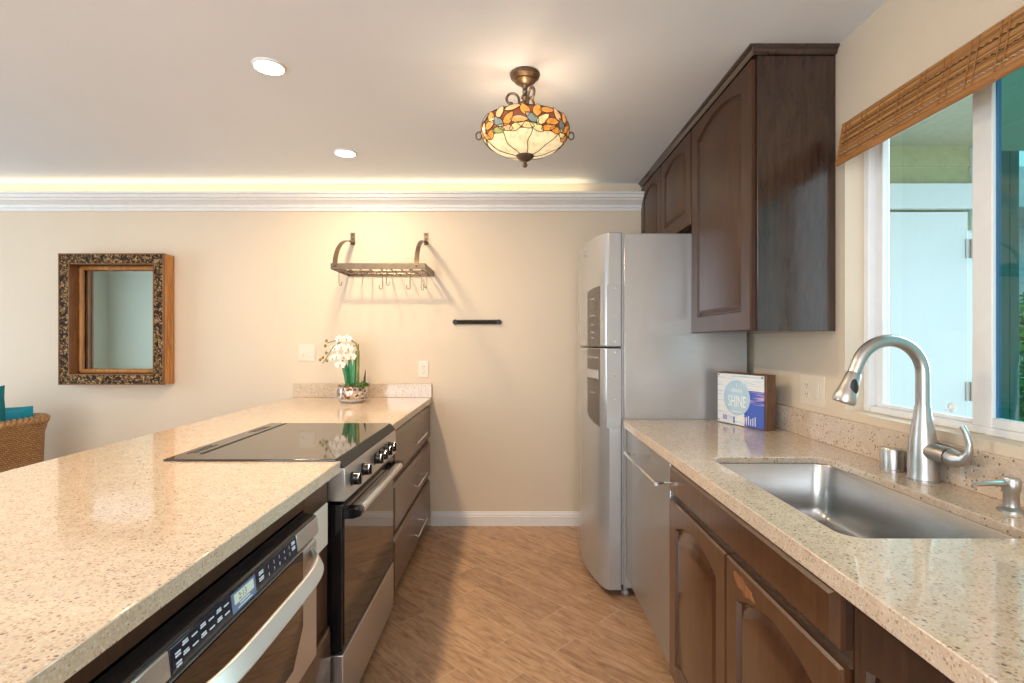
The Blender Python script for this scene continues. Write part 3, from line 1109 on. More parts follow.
for nm, z0, z1, gz0, gz1 in (('freezer_door', 1.293, 1.884, 1.297, 1.612), ('fridge_door', 0.036, 1.286, 0.868, 1.282)):
    bm = B(); prism(bm, door_poly(), 'z', z0, z1)
    dr = obj(nm, bm, M['silver'], t, 0.006, 2)
    up = nm == 'freezer_door'
    # handle strip on the bowed face
    bm = B()
    cols = []
    for k in range(9):
        y = 2.712 + 0.168 * k / 8
        c = 1 - ((k - 4) / 4) ** 2
        e = 0.02 * (k / 8) if up else 0.035 * (1 - (1 - k / 8)) * 1.0
        za, zb = (gz0, gz1 - 0.018 * (k / 8) ** 2) if up else (gz0 + 0.045 * (k / 8) ** 1.5 + 0.005, gz1)
        cols.append([(bow(y, 0.0005), y, za), (bow(y, 0.004), y, za), (bow(y, 0.004), y, zb), (bow(y, 0.0005), y, zb)])
    loft(bm, cols)
    hp = obj('handle_panel', bm, M['fridge_panel'], dr)
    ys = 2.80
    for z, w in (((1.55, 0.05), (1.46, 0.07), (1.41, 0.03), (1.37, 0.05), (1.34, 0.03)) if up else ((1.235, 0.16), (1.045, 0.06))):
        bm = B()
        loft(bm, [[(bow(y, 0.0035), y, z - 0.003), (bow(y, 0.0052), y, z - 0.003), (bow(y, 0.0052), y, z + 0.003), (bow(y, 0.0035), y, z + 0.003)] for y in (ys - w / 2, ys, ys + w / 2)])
        obj('glint_line', bm, M['silver'], hp)  # silver lines stand in for glints on the handle panel
    if not up:
        bm = B()
        loft(bm, [[(bow(y, 0.0035), y, 1.118), (bow(y, 0.014), y, 1.124), (bow(y, 0.010), y, 1.165), (bow(y, 0.0035), y, 1.17)] for y in (2.72, 2.77, 2.82, 2.872)])
        obj('ledge', bm, M['silver'], hp)
    # grip plate on the near edge with three screws
    bm = B()
    if up:
        pts = [(0.488, gz0), (0.560, gz0), (0.560, gz1 - 0.003), (0.488, gz1)]
    else:
        pts = [(0.488, gz1), (0.488, gz0 + 0.008), (0.51, gz0), (0.535, gz0 + 0.004), (0.553, gz0 + 0.022), (0.562, gz0 + 0.05), (0.562, gz1)]
    prism(bm, pts, 'y', 2.6485, 2.653)
    gp = obj('side_grip', bm, M['silver_dark'], dr, 0.001)
    for z in ((1.595, 1.455, 1.318) if up else (1.265, 1.145, 1.02)):
        bm = B(); lathe(bm, [(0.004, 0), (0.004, -0.0015), (0.0, -0.0018)], (0.53, 2.6486, z), 10, 'y')
        obj('screw', bm, M['chrome'], gp)
    if up:
        bm = B()
        yb = 2.93
        lathe(bm, [(0.017, 0), (0.017, -0.003), (0.012, -0.0045), (0.0, -0.0045)], (bow(yb) + 0.0008, yb, 1.815), 20, 'x')
        o = obj('badge', bm, M['chrome'], dr)
for y in (2.70, 3.48):
    bm = B(); lathe(bm, [(0.019, 0), (0.021, 0.006), (0.018, 0.02), (0.012, 0.024), (0.012, 0.046)], (0.593, y, 0), 16)
    obj('foot', bm, M['silver_dark'], t)
    if y < 3:
        pass
for y in (2.69, 3.45):
    bm = B(); box(bm, 1.15, 1.19, y, y + 0.04, 0, 0.046)
    obj('rear_foot', bm, M['black_matte'], t)

# ------------------------------------------------------------------ upper cabinets
UX0 = 0.925
t = thing('wall_cabinet', 'tall dark brown upper cabinet with arched door nearest the window', 'cabinet', (1.1, 2.32, 1.36))
bm = B(); box(bm, UX0 + 0.022, XR - 0.001, 1.987, 2.662, 1.36, 2.424)
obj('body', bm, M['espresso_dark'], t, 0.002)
arch_door('door', t, M['espresso'], 2.0, 2.655, 1.362, 2.415, UX0, 0.021, 0.078, 0.05, rail=0.045)
t = thing('wall_cabinet', 'short dark brown two door upper cabinet above the refrigerator', 'cabinet', (1.1, 3.18, 1.92))
bm = B(); box(bm, UX0 + 0.022, XR - 0.001, 2.668, YB - 0.001, 1.925, 2.424)
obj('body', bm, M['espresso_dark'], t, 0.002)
arch_door('door', t, M['espresso'], 2.674, 3.200, 1.928, 2.415, UX0, 0.021, 0.072, 0.045, rail=0.045)
arch_door('door', t, M['espresso'], 3.206, 3.692, 1.928, 2.415, UX0, 0.021, 0.072, 0.045, rail=0.045)
bm = B()
cpf = [(0.0, 2.4245), (-0.006, 2.4245), (-0.012, 2.430), (-0.016, 2.440), (-0.026, 2.446), (-0.028, ZC - 0.0005), (0.0, ZC - 0.0005)]
loops = []
for d, z in cpf:
    loops.append([(UX0 + 0.01 + d, YB - 0.002, z), (UX0 + 0.01 + d, 1.987 + d, z), (XR - 0.002, 1.987 + d, z), (XR - 0.002, YB - 0.002, z)])
loft(bm, loops[1:-1])
o = obj('cabinet_crown', bm, M['espresso_dark'], None)
tag(o, 'thin dark crown moulding along the top of the upper cabinets', 'moulding')

# ------------------------------------------------------------------ bamboo shade
def bamboo():
    m, nt, N, L, p = new_mat('woven_bamboo')
    setp(p, (0.4, 0.22, 0.08), 0.5)
    v = tex_coord(nt)
    sp = N.new('ShaderNodeSeparateXYZ'); L.new(v, sp.inputs[0])
    st = noise(nt, tex_coord(nt, (1, 0.8, 160)), 1.0, 3)
    r = ramp(nt, st.outputs['Fac'], [(0.36, (0.13, 0.05, 0.015)), (0.5, (0.38, 0.175, 0.05)), (0.64, (0.62, 0.36, 0.15))]).outputs['Color']
    L.new(r, p.inputs['Base Color'])
    bump(nt, st.outputs['Fac'], 0.4, 0.003, p)
    return m


M['bamboo'] = bamboo()
M['cane'] = wood('bamboo_rail', (0.30, 0.12, 0.03), (0.45, 0.21, 0.07), 0.4, stretch=(8, 0.6, 8))
M['thread'] = plain('shade_cord', (0.12, 0.07, 0.04), 0.8)
M['thread_w'] = plain('shade_thread_pale', (0.50, 0.44, 0.36), 0.8)
t = thing('bamboo_shade', 'woven bamboo roman shade valance above the sink window', 'window shade', (1.235, 1.42, 1.97))
SHY0, SHY1 = 0.88, 1.897
bm = B()
box(bm, 1.222, 1.2495, SHY0 + 0.01, SHY1 - 0.01, 2.105, 2.122)
obj('head_rail', bm, M['cane'], t, 0.003)
bm = B()
nsl = 22
for k in range(nsl):
    f_ = k / (nsl - 1)
    z = 2.118 - f_ * 0.135
    x = 1.222 - 0.022 * f_ ** 1.2
    tube(bm, [(x, SHY0, z), (x, SHY1, z)], 0.0038, 6, mi=0)
obj('slat_valance', bm, M['bamboo'], t)
bm = B()
for k in range(12):
    y = SHY1 - 0.045 - k * 0.085
    for dy in (0, 0.022):
        strap(bm, [(1.218, y + dy, 2.118), (1.207, y + dy, 2.05), (1.195, y + dy, 1.983)], (0, 1, 0), 0.0035, 0.0012)
obj('binding_cord', bm, M['cane'], t)
for z, xx in ((2.080, 1.2105), (2.041, 1.2055), (2.004, 1.1985)):
    bm = B()
    for k in range(int((SHY1 - SHY0) / 0.02)):
        y = SHY0 + 0.005 + k * 0.02
        tube(bm, [(xx + 0.001, y, z - 0.002), (xx - 0.002, y + 0.006, z), (xx + 0.001, y + 0.013, z - 0.001)], 0.0014, 5)
    obj('stitching', bm, M['thread_w'] if z < 2.02 else M['thread'], t)
bm = B(); tube(bm, [(1.196, SHY0, 1.975), (1.196, SHY1, 1.975)], 0.011, 10, flat=(0.7, 1.0))
obj('bottom_rail', bm, M['cane'], t)
bm = B()
prism(bm, [(1.2495, 2.122), (1.217, 2.122), (1.193, 1.982), (1.19, 1.966), (1.204, 1.966), (1.2495, 2.04)], 'y', SHY1 - 0.004, SHY1)
obj('end_return', bm, M['cane'], t)

# ------------------------------------------------------------------ faucet and sink fittings
t = thing('faucet', 'tall brushed nickel gooseneck faucet standing behind the sink', 'faucet', (1.183, 1.492, CT))
fx, fy = 1.187, 1.488
bm = B()
lathe(bm, [(0.040, 0.0), (0.040, 0.004), (0.038, 0.006), (0.0365, 0.02), (0.036, 0.06), (0.0335, 0.11), (0.028, 0.15), (0.0225, 0.185), (0.0195, 0.215)], (fx, fy, CT), 28)
obj('body', bm, M['nickel'], t)
bm = B()
R = 0.096
zc = CT + 0.307
pts = [(fx, fy, CT + 0.215), (fx, fy, CT + 0.26), (fx, fy, zc)]
for k in range(1, 17):
    a = PI * k / 16 * 0.885
    pts.append((fx - R + R * math.cos(a), fy, zc + R * math.sin(a)))
a = PI * 0.885
tx, tz = -math.sin(a), math.cos(a)
px, pz = pts[-1][0], pts[-1][2]
pts.append((px + tx * 0.034, fy, pz + tz * 0.034))
tube(bm, pts, 0.0178, 18)
obj('neck', bm, M['nickel'], t)
bm = B()
px, pz = px + tx * 0.035, pz + tz * 0.035
tube(bm, [(px + tx * s, fy, pz + tz * s) for s in (0, 0.004, 0.03, 0.06, 0.082, 0.09)], [0.0185, 0.0205, 0.022, 0.027, 0.0315, 0.029], 22)
sh = obj('spray_head', bm, M['nickel'], t)
bm = B()
q = Vector((px + tx * 0.04, fy - 0.0225, pz + tz * 0.04))
sphere(bm, q, 0.015, 14, 8, (0.8, 0.35, 1.5))
obj('spray_button', bm, M['black_matte'], sh)
bm = B()
tube(bm, [(fx, fy - 0.025, CT + 0.088), (fx + 0.003, fy - 0.05, CT + 0.088), (fx + 0.006, fy - 0.082, CT + 0.086)], [0.0225, 0.0245, 0.024], 20)
hh = obj('handle_hub', bm, M['nickel'], t)
bm = B()
tube(bm, [(fx + 0.006, fy - 0.084, CT + 0.086), (fx + 0.009, fy - 0.105, CT + 0.083), (fx + 0.012, fy - 0.124, CT + 0.087), (fx + 0.013, fy - 0.135, CT + 0.106), (fx + 0.012, fy - 0.138, CT + 0.133), (fx + 0.009, fy - 0.132, CT + 0.158), (fx + 0.006, fy - 0.124, CT + 0.176)],
     [0.0235, 0.023, 0.016, 0.0095, 0.0075, 0.0072, 0.007], 16)
obj('lever', bm, M['nickel'], hh)

bm = B()
prof = [(0.034, 0), (0.034, 0.004), (0.0325, 0.006), (0.0325, 0.066), (0.030, 0.071), (0.0, 0.072)]
lathe(bm, prof, (1.186, 1.605, CT), 24)
for v in bm.verts:
    if v.co.z > CT + 0.05:
        v.co.z -= (v.co.x - 1.15) * 0.10
o = obj('air_gap_cap', bm, M['nickel'], None)
tag(o, 'short brushed nickel air gap cap left of the faucet', 'air gap')
t = thing('soap_dispenser', 'small brushed nickel soap dispenser right of the faucet', 'soap dispenser', (1.175, 1.212, CT))
sx, sy = 1.175, 1.212
bm = B(); lathe(bm, [(0.026, 0), (0.026, 0.005), (0.021, 0.008), (0.0155, 0.012), (0.0145, 0.045), (0.0175, 0.05), (0.0185, 0.075), (0.016, 0.08), (0.0, 0.081)], (sx, sy, CT), 22)
obj('body', bm, M['nickel'], t)
bm = B(); tube(bm, [(sx, sy, CT + 0.066), (sx - 0.05, sy - 0.004, CT + 0.067), (sx - 0.092, sy - 0.008, CT + 0.066), (sx - 0.099, sy - 0.009, CT + 0.06)], [0.009, 0.006, 0.005, 0.0045], 12)
obj('spout', bm, M['nickel'], t)

# suction hook on the far pane
M['clear'] = plain('clear_plastic', (0.75, 0.80, 0.80), 0.15, 0, var=0.05)
bm = B()
lathe(bm, [(0.0005, 0.0), (0.016, 0.001), (0.015, -0.003), (0.006, -0.007), (0.005, -0.012), (0.0, -0.0125)], (1.3555, 1.585, 1.117), 20, 'x')
tube(bm, [(1.344, 1.585, 1.117), (1.336, 1.585, 1.106), (1.332, 1.585, 1.112)], 0.002, 8)
o = obj('suction_hook', bm, M['clear'], None)
tag(o, 'small clear suction cup hook at the bottom of the window glass', 'suction cup')

# ------------------------------------------------------------------ plates and outlets
def half_outlet(map_, parent, cu, cv):
    """one half of a duplex outlet: rounded face with its three slots"""
    bm = B(); map_(bm, cu - 0.017, cu + 0.017, cv - 0.0145, cv + 0.0145, 0.0051, 0.0075)
    r_ = obj('receptacle', bm, M['plastic'], parent, 0.001)
    for u0, u1, v0, v1 in ((-0.0077, -0.0053, -0.002, 0.006), (0.0053, 0.0077, -0.002, 0.006), (-0.002, 0.002, -0.011, -0.007)):
        bm = B(); map_(bm, cu + u0, cu + u1, cv + v0, cv + v1, 0.0074, 0.0079)
        obj('slot', bm, M['slot'], r_)


# back wall: outlet right of the orchid
def back_box(bm, u0, u1, v0, v1, d0=0.0, d1=0.005):
    box(bm, u0, u1, YB - d1, YB - d0, v0, v1)


t = thing('wall_outlet', 'white duplex outlet on the far wall above the backsplash right of the orchid', 'outlet', (-0.635, YB, 1.065))
bm = B(); back_box(bm, -0.672, -0.600, 1.062, 1.178); obj('plate', bm, M['plastic'], t, 0.002)
for dv in (-0.0195, 0.0195):
    half_outlet(back_box, t, -0.636, 1.12 + dv)
t = thing('light_switch', 'white double switch plate on the far wall left of the orchid', 'light switch', (-1.475, YB, 1.18))
bm = B(); back_box(bm, -1.533, -1.414, 1.180, 1.297); obj('plate', bm, M['plastic'], t, 0.002)
bm = B(); prism(bm, [(YB - 0.0055, 1.222), (YB - 0.014, 1.219), (YB - 0.014, 1.226), (YB - 0.0055, 1.248)], 'x', -1.512, -1.498); obj('toggle', bm, M['plastic'], t)
bm = B(); back_box(bm, -1.463, -1.430, 1.205, 1.272, 0.0051, 0.008); obj('rocker', bm, M['plastic'], t, 0.002)


def right_box(bm, u0, u1, v0, v1, d0=0.0, d1=0.005):
    box(bm, XR - d1, XR - d0, u0, u1, v0, v1)


t = thing('wall_outlet', 'white double plate with outlet and switch beside the box sign', 'outlet', (XR, 2.135, 1.055))
bm = B(); right_box(bm, 2.055, 2.225, 1.053, 1.180); obj('plate', bm, M['plastic'], t, 0.002)
for dv in (-0.0195, 0.0195):
    half_outlet(right_box, t, 2.172, 1.117 + dv)
bm = B(); right_box(bm, 2.083, 2.117, 1.083, 1.150, 0.0051, 0.009); obj('rocker', bm, M['plastic'], t, 0.002)

# ------------------------------------------------------------------ box sign
t = thing('box_sign', 'small wooden box sign reading SHINE standing on the right worktop', 'sign', (1.08, 2.43, CT))
A = Vector((1.026, 2.574, CT)); Bp = Vector((1.130, 2.290, CT))
ux = (Bp - A); LEN = ux.length; ux.normalize()
back = Vector((0, 0, 1)).cross(ux); back = back if back.x > 0 else -back
HT, DP = 0.250, 0.056
def S(u, v, d):
    return A + ux * u + Vector((0, 0, v)) + back * d
def sbox(bm, u0, u1, v0, v1, d0, d1):
    loft(bm, [[S(u0, v0, d), S(u1, v0, d), S(u1, v1, d), S(u0, v1, d)] for d in (d0, d1)])
M['box_wood'] = wood('box_brown_wood', (0.10, 0.05, 0.028), (0.19, 0.105, 0.06), 0.55)
bm = B(); sbox(bm, 0, LEN, 0, HT, 0.003, DP)
obj('box', bm, M['box_wood'], t, 0.002)


def art_mat():
    m, nt, N, L, p = new_mat('sea_print')
    setp(p, (0.7, 0.75, 0.8), 0.4)
    tc = N.new('ShaderNodeUVMap'); tc.uv_map = 'UVMap'
    sp = N.new('ShaderNodeSeparateXYZ'); L.new(tc.outputs[0], sp.inputs[0])
    mp = N.new('ShaderNodeMapping'); mp.inputs['Scale'].default_value = (1.5, 16, 1); L.new(tc.outputs[0], mp.inputs[0])
    n = noise(nt, mp.outputs[0], 1.6, 3)
    cool = ramp(nt, n.outputs['Fac'], [(0.35, (0.42, 0.62, 0.78)), (0.5, (0.80, 0.84, 0.86)), (0.65, (0.86, 0.80, 0.74))]).outputs['Color']
    blue = ramp(nt, n.outputs['Fac'], [(0.38, (0.06, 0.07, 0.42)), (0.5, (0.08, 0.16, 0.58)), (0.62, (0.62, 0.40, 0.62))]).outputs['Color']
    # stripes only right of the middle and below the upper third
    a = math_node(nt, 'GREATER_THAN', sp.outputs[0], 0.60)
    b = math_node(nt, 'LESS_THAN', sp.outputs[1], 0.70)
    k = math_node(nt, 'MULTIPLY', a, b)
    c = mixc(nt, k, cool, blue)
    a2 = math_node(nt, 'GREATER_THAN', sp.outputs[0], 0.66)
    b2 = math_node(nt, 'LESS_THAN', sp.outputs[1], 0.44)
    c = mixc(nt, math_node(nt, 'MULTIPLY', a2, b2), c, (0.07, 0.14, 0.55))
    L.new(c, p.inputs['Base Color'])
    return m


bm = B()
vs = [bm.verts.new(S(u, v, 0.0)) for u, v in ((0.004, 0.004), (LEN - 0.012, 0.004), (LEN - 0.012, HT - 0.006), (0.004, HT - 0.006))]
uvl = bm.loops.layers.uv.new('UVMap')
f = bm.faces.new(vs)
for lp, uv in zip(f.loops, ((0, 0), (1, 0), (1, 1), (0, 1))):
    lp[uvl].uv = uv
r = bmesh.ops.extrude_face_region(bm, geom=[f])
for v in r['geom']:
    if isinstance(v, bmesh.types.BMVert): v.co += back * 0.0029
art = obj('print', bm, art_mat(), t)
art['label'] = 'blue and white printed front'
M['disc_blue'] = plain('print_disc', (0.46, 0.64, 0.77), 0.45)
M['ink_white'] = plain('print_white', (0.86, 0.89, 0.90), 0.45)
M['ink_blue'] = plain('print_navy', (0.05, 0.08, 0.36), 0.45)
M['ink_purple'] = plain('print_purple', (0.33, 0.20, 0.55), 0.45)
bm = B()
pts = [(0.128 + 0.083 * math.cos(2 * PI * k / 40), 0.132 + 0.083 * math.sin(2 * PI * k / 40)) for k in range(40)]
loft(bm, [[S(u, v, 0.0) for u, v in pts], [S(u, v, -0.0006) for u, v in pts]])
obj('disc', bm, M['disc_blue'], art)
bm = B()
text_faces(bm, 'SHINE', 0.075, lambda u, v: S(0.130 + u, 0.112 + v, -0.0009), xscale=0.56, bold=0.0006)
text_faces(bm, 'I', 0.026, lambda u, v: S(0.128 + u, 0.192 + v, -0.0009))
for k, u in enumerate((0.098, 0.108, 0.118, 0.128, 0.138, 0.148, 0.158)):
    sbox(bm, u, u + 0.0035, 0.158, 0.172 + 0.004 * (k % 2), -0.0009, -0.0004)
sbox(bm, 0.098, 0.160, 0.064, 0.068, -0.0009, -0.0004)
for k in range(9):
    sbox(bm, 0.135 + k * 0.013, 0.139 + k * 0.013, 0.012, 0.042 + 0.006 * (k % 3), -0.0008, -0.0003)
obj('lettering', bm, M['ink_white'], art)
bm = B()
text_faces(bm, '50', 0.028, lambda u, v: S(0.052 + u, 0.030 + v, -0.0009), bold=0.0012)
obj('number_mark', bm, M['ink_purple'], art)
bm = B(); sbox(bm, 0.108, 0.116, 0.010, 0.040, -0.0008, -0.0003)
obj('blue_mark', bm, M['ink_blue'], art)
for u, v in ((0.012, HT - 0.014), (LEN - 0.022, HT - 0.014), (0.012, 0.014), (LEN - 0.022, 0.014)):
    c = S(u, v, 0)
    bm = B()
    loft(bm, [[c + (ux * math.cos(2 * PI * k / 10) + Vector((0, 0, 1)) * math.sin(2 * PI * k / 10)) * rr - back * dd for k in range(10)] for rr, dd in ((0.004, 0), (0.004, 0.001), (0.002, 0.002))])
    obj('corner_nail', bm, M['bronze'], art)

# ------------------------------------------------------------------ mirror
def carved():
    m, nt, N, L, p = new_mat('carved_gilt_wood')
    setp(p, (0.2, 0.12, 0.06), 0.6, 0.0, spec=0.2)
    v = tex_coord(nt)
    vo = N.new('ShaderNodeTexVoronoi'); vo.feature = 'SMOOTH_F1'
    vo.inputs['Scale'].default_value = 55
    n = noise(nt, v, 35, 3)
    L.new(mixc(nt, 0.08, v, n.outputs['Color']), vo.inputs['Vector'])
    r = ramp(nt, vo.outputs['Distance'], [(0.16, (0.50, 0.33, 0.15)), (0.36, (0.17, 0.09, 0.035)), (0.52, (0.025, 0.013, 0.008))])
    L.new(r.outputs['Color'], p.inputs['Base Color'])
    inv = math_node(nt, 'SUBTRACT', 1.0, vo.outputs['Distance'])
    bump(nt, inv, 0.9, 0.012, p)
    return m


M['carved'] = carved()
M['bamboo_wood'] = wood('mirror_bamboo', (0.32, 0.13, 0.03), (0.55, 0.25, 0.07), 0.4, stretch=(6, 6, 0.6))
M['mirror_wood'] = wood('mirror_dark_wood', (0.17, 0.075, 0.025), (0.30, 0.14, 0.055), 0.5)
M['mirror'] = plain('mirror_glass', (0.74, 0.79, 0.76), 0.02, 1.0, var=0.005)
t = thing('wall_mirror', 'deep carved wooden shadow box mirror on the left wall', 'mirror', (-2.79, YB, 1.017))
mx0, mx1, mz0, mz1 = -3.158, -2.424, 1.017, 1.934
mf = YB - 0.115
bm = B()
def frame_ring(bm, x0, x1, z0, z1, w, ya, yb):
    box(bm, x0, x1, ya, yb, z1 - w, z1)
    box(bm, x0, x1, ya, yb, z0, z0 + w)
    box(bm, x0, x0 + w, ya, yb, z0 + w, z1 - w)
    box(bm, x1 - w, x1, ya, yb, z0 + w, z1 - w)
frame_ring(bm, mx0 + 0.004, mx1 - 0.004, mz0 + 0.004, mz1 - 0.004, 0.068, mf, mf + 0.016)
obj('carved_frame', bm, M['carved'], t, 0.004)
bm = B()
frame_ring(bm, mx0, mx1, mz0, mz1, 0.008, mf - 0.004, mf + 0.018)
frame_ring(bm, mx0 + 0.070, mx1 - 0.070, mz0 + 0.070, mz1 - 0.070, 0.006, mf - 0.003, mf + 0.018)
obj('frame_edge', bm, M['mirror_wood'], t, 0.002)
bm = B()
frame_ring(bm, mx0 + 0.001, mx1 - 0.001, mz0 + 0.001, mz1 - 0.001, 0.012, mf + 0.0185, YB)
obj('outer_box', bm, M['bamboo_wood'], t, 0.003)
bm = B()
for y in (mf + 0.028, mf + 0.052, mf + 0.086):
    for x in (mx1 - 0.001,):
        tube(bm, [(x, y, mz0 + 0.004), (x, y, mz1 - 0.004)], 0.013, 10, flat=(1, 0.4))
obj('bamboo_edge', bm, M['bamboo_wood'], t)
bm = B()
frame_ring(bm, mx0 + 0.064, mx1 - 0.064, mz0 + 0.064, mz1 - 0.064, 0.01, mf + 0.018, YB - 0.012)
obj('inner_box', bm, M['mirror_wood'], t)
bm = B()
ax0, ax1, az0, az1 = mx0 + 0.092, mx1 - 0.092, mz0 + 0.092, mz1 - 0.092
for p, q in (((ax0, az0), (ax0, az1)), ((ax1, az0), (ax1, az1)), ((ax0, az0), (ax1, az0)), ((ax0, az1), (ax1, az1))):
    pts, rs = [], []
    for k in range(25):
        s = k / 24
        pts.append((p[0] + (q[0] - p[0]) * s, YB - 0.03, p[1] + (q[1] - p[1]) * s))
        rs.append(0.0185 if k % 6 == 3 else 0.0165)
    tube(bm, pts, rs, 10)
obj('bamboo_inner_frame', bm, M['bamboo_wood'], t)
bm = B(); box(bm, mx0 + 0.078, mx1 - 0.078, YB - 0.011, YB - 0.007, mz0 + 0.078, mz1 - 0.078)
obj('mirror_glass', bm, M['mirror'], t)
bm = B(); box(bm, mx0 + 0.012, mx1 - 0.012, YB - 0.006, YB, mz0 + 0.012, mz1 - 0.012)
obj('backing', bm, M['mirror_wood'], t)

# ------------------------------------------------------------------ wicker chair and pillows
def wicker():
    m, nt, N, L, p = new_mat('woven_wicker')
    setp(p, (0.4, 0.22, 0.1), 0.55)
    tc = N.new('ShaderNodeUVMap'); tc.uv_map = 'UVMap'
    br = N.new('ShaderNodeTexBrick')
    br.inputs['Scale'].default_value = 1
    br.inputs['Brick Width'].default_value = 0.024
    br.inputs['Row Height'].default_value = 0.0115
    br.inputs['Mortar Size'].default_value = 0.0022
    br.inputs['Mortar Smooth'].default_value = 0.8
    br.inputs['Color1'].default_value = (0.50, 0.29, 0.13, 1)
    br.inputs['Color2'].default_value = (0.36, 0.19, 0.075, 1)
    br.inputs['Mortar'].default_value = (0.12, 0.055, 0.02, 1)
    n = noise(nt, tc.outputs[0], 6, 2)
    mp = N.new('ShaderNodeVectorMath'); mp.operation = 'ADD'
    L.new(tc.outputs[0], mp.inputs[0])
    sc2 = N.new('ShaderNodeVectorMath'); sc2.operation = 'SCALE'; sc2.inputs['Scale'].default_value = 0.03
    L.new(n.outputs['Color'], sc2.inputs[0]); L.new(sc2.outputs[0], mp.inputs[1])
    L.new(mp.outputs[0], br.inputs['Vector'])
    L.new(br.outputs['Color'], p.inputs['Base Color'])
    bump(nt, math_node(nt, 'SUBTRACT', 1.0, br.outputs['Fac']), 0.8, 0.01, p)
    return m


M['wicker'] = wicker()
M['cane_rim'] = wood('wicker_rim', (0.22, 0.11, 0.04), (0.50, 0.30, 0.14), 0.5, stretch=(20, 20, 20), scale=3)
M['teal'] = plain('teal_fabric', (0.0, 0.20, 0.27), 0.8, var=0.08, nscale=200, bmp=0.2)
t = thing('wicker_chair', 'woven wicker barrel armchair behind the peninsula below the mirror', 'chair', (-3.36, 2.93, 0))
# U shaped shell open to -x : follow the plan path
path = []
x_open, x_back, ya, yb, rc_ = -3.70, -2.945, 2.52, 3.37, 0.14
path += [(x_open + (x_back - rc_ - x_open) * k / 8, yb) for k in range(8)]
path += [(x_back - rc_ + rc_ * math.sin(PI / 2 * k / 8), yb - rc_ + rc_ * math.cos(PI / 2 * k / 8)) for k in range(9)]
path += [(x_back, yb - rc_ + (ya - yb + 2 * rc_) * k / 8) for k in range(1, 8)]
path += [(x_back - rc_ + rc_ * math.cos(PI / 2 * k / 8), ya + rc_ - rc_ * math.sin(PI / 2 * k / 8)) for k in range(9)]
path += [(x_back - rc_ + (x_open - x_back + rc_) * k / 8, ya) for k in range(1, 9)]
cxm, cym = -3.36, 2.94
bm = B()
uvl = bm.loops.layers.uv.new('UVMap')
dist = [0]
for a, b in zip(path, path[1:]):
    dist.append(dist[-1] + math.hypot(b[0] - a[0], b[1] - a[1]))
hs_ = [0.06, 0.2, 0.4, 0.6, 0.74, 0.80, 0.825]
ins = [0.05, 0.035, 0.03, 0.03, 0.025, 0.01, 0.012]
def inset(p, d):
    v = Vector((p[0] - cxm, p[1] - cym)); v.x *= 0.6
    v.normalize()
    return (p[0] - v.x * d, p[1] - v.y * d)
outer_r = [[bm.verts.new((*inset(p, i), h)) for p in path] for h, i in zip(hs_, ins)]
inner_r = [[bm.verts.new((*inset(p, i + 0.05), h)) for p in path] for h, i in zip(hs_, ins)]
def quad(a, b, c, d_, uv):
    f = bm.faces.new((a, b, c, d_))
    for lp, q in zip(f.loops, uv): lp[uvl].uv = q
for R_ in (outer_r, inner_r):
    for i in range(len(hs_) - 1):
        for k in range(len(path) - 1):
            quad(R_[i][k], R_[i][k + 1], R_[i + 1][k + 1], R_[i + 1][k], ((dist[k], hs_[i]), (dist[k + 1], hs_[i]), (dist[k + 1], hs_[i + 1]), (dist[k], hs_[i + 1])))
for k in range(len(path) - 1):
    for i in (0, -1):
        quad(outer_r[i][k], outer_r[i][k + 1], inner_r[i][k + 1], inner_r[i][k], ((dist[k], 0), (dist[k + 1], 0), (dist[k + 1], 0.05), (dist[k], 0.05)))
for k in (0, -1):
    for i in range(len(hs_) - 1):
        quad(outer_r[i][k], inner_r[i][k], inner_r[i + 1][k], outer_r[i + 1][k], ((0, hs_[i]), (0.05, hs_[i]), (0.05, hs_[i + 1]), (0, hs_[i + 1])))
obj('woven_shell', bm, M['wicker'], t, ang=60)
bm = B()
# braided rim: three twisted strands
for ph in range(3):
    pts = []
    for k in range(len(path)):
        for h in range(4):
            if k == len(path) - 1 and h: break
            s = h / 4
            a = path[k]; b = path[min(k + 1, len(path) - 1)]
            p = (a[0] + (b[0] - a[0]) * s, a[1] + (b[1] - a[1]) * s)
            dd = dist[k] + (dist[min(k + 1, len(path) - 1)] - dist[k]) * s
            ang_ = dd * 55 + ph * 2 * PI / 3
            q = inset(p, 0.028 + 0.016 * math.cos(ang_))
            pts.append((q[0], q[1], 0.829 + 0.015 * math.sin(ang_)))
    tube(bm, pts, 0.0145, 7)
obj('braided_rim', bm, M['cane_rim'], t, ang=60)
bm = B(); uvl = bm.loops.layers.uv.new('UVMap')
box(bm, -3.70, -3.06, 2.575, 3.305, 0.28, 0.34)
obj('seat_deck', bm, M['cane_rim'], t, 0.01)
for x, y in ((-3.68, 2.58), (-3.68, 3.30), (-3.08, 2.62), (-3.08, 3.26)):
    bm = B(); lathe(bm, [(0.022, 0), (0.03, 0.02), (0.034, 0.28)], (x, y, 0), 12)
    obj('leg', bm, M['cane_rim'], t)


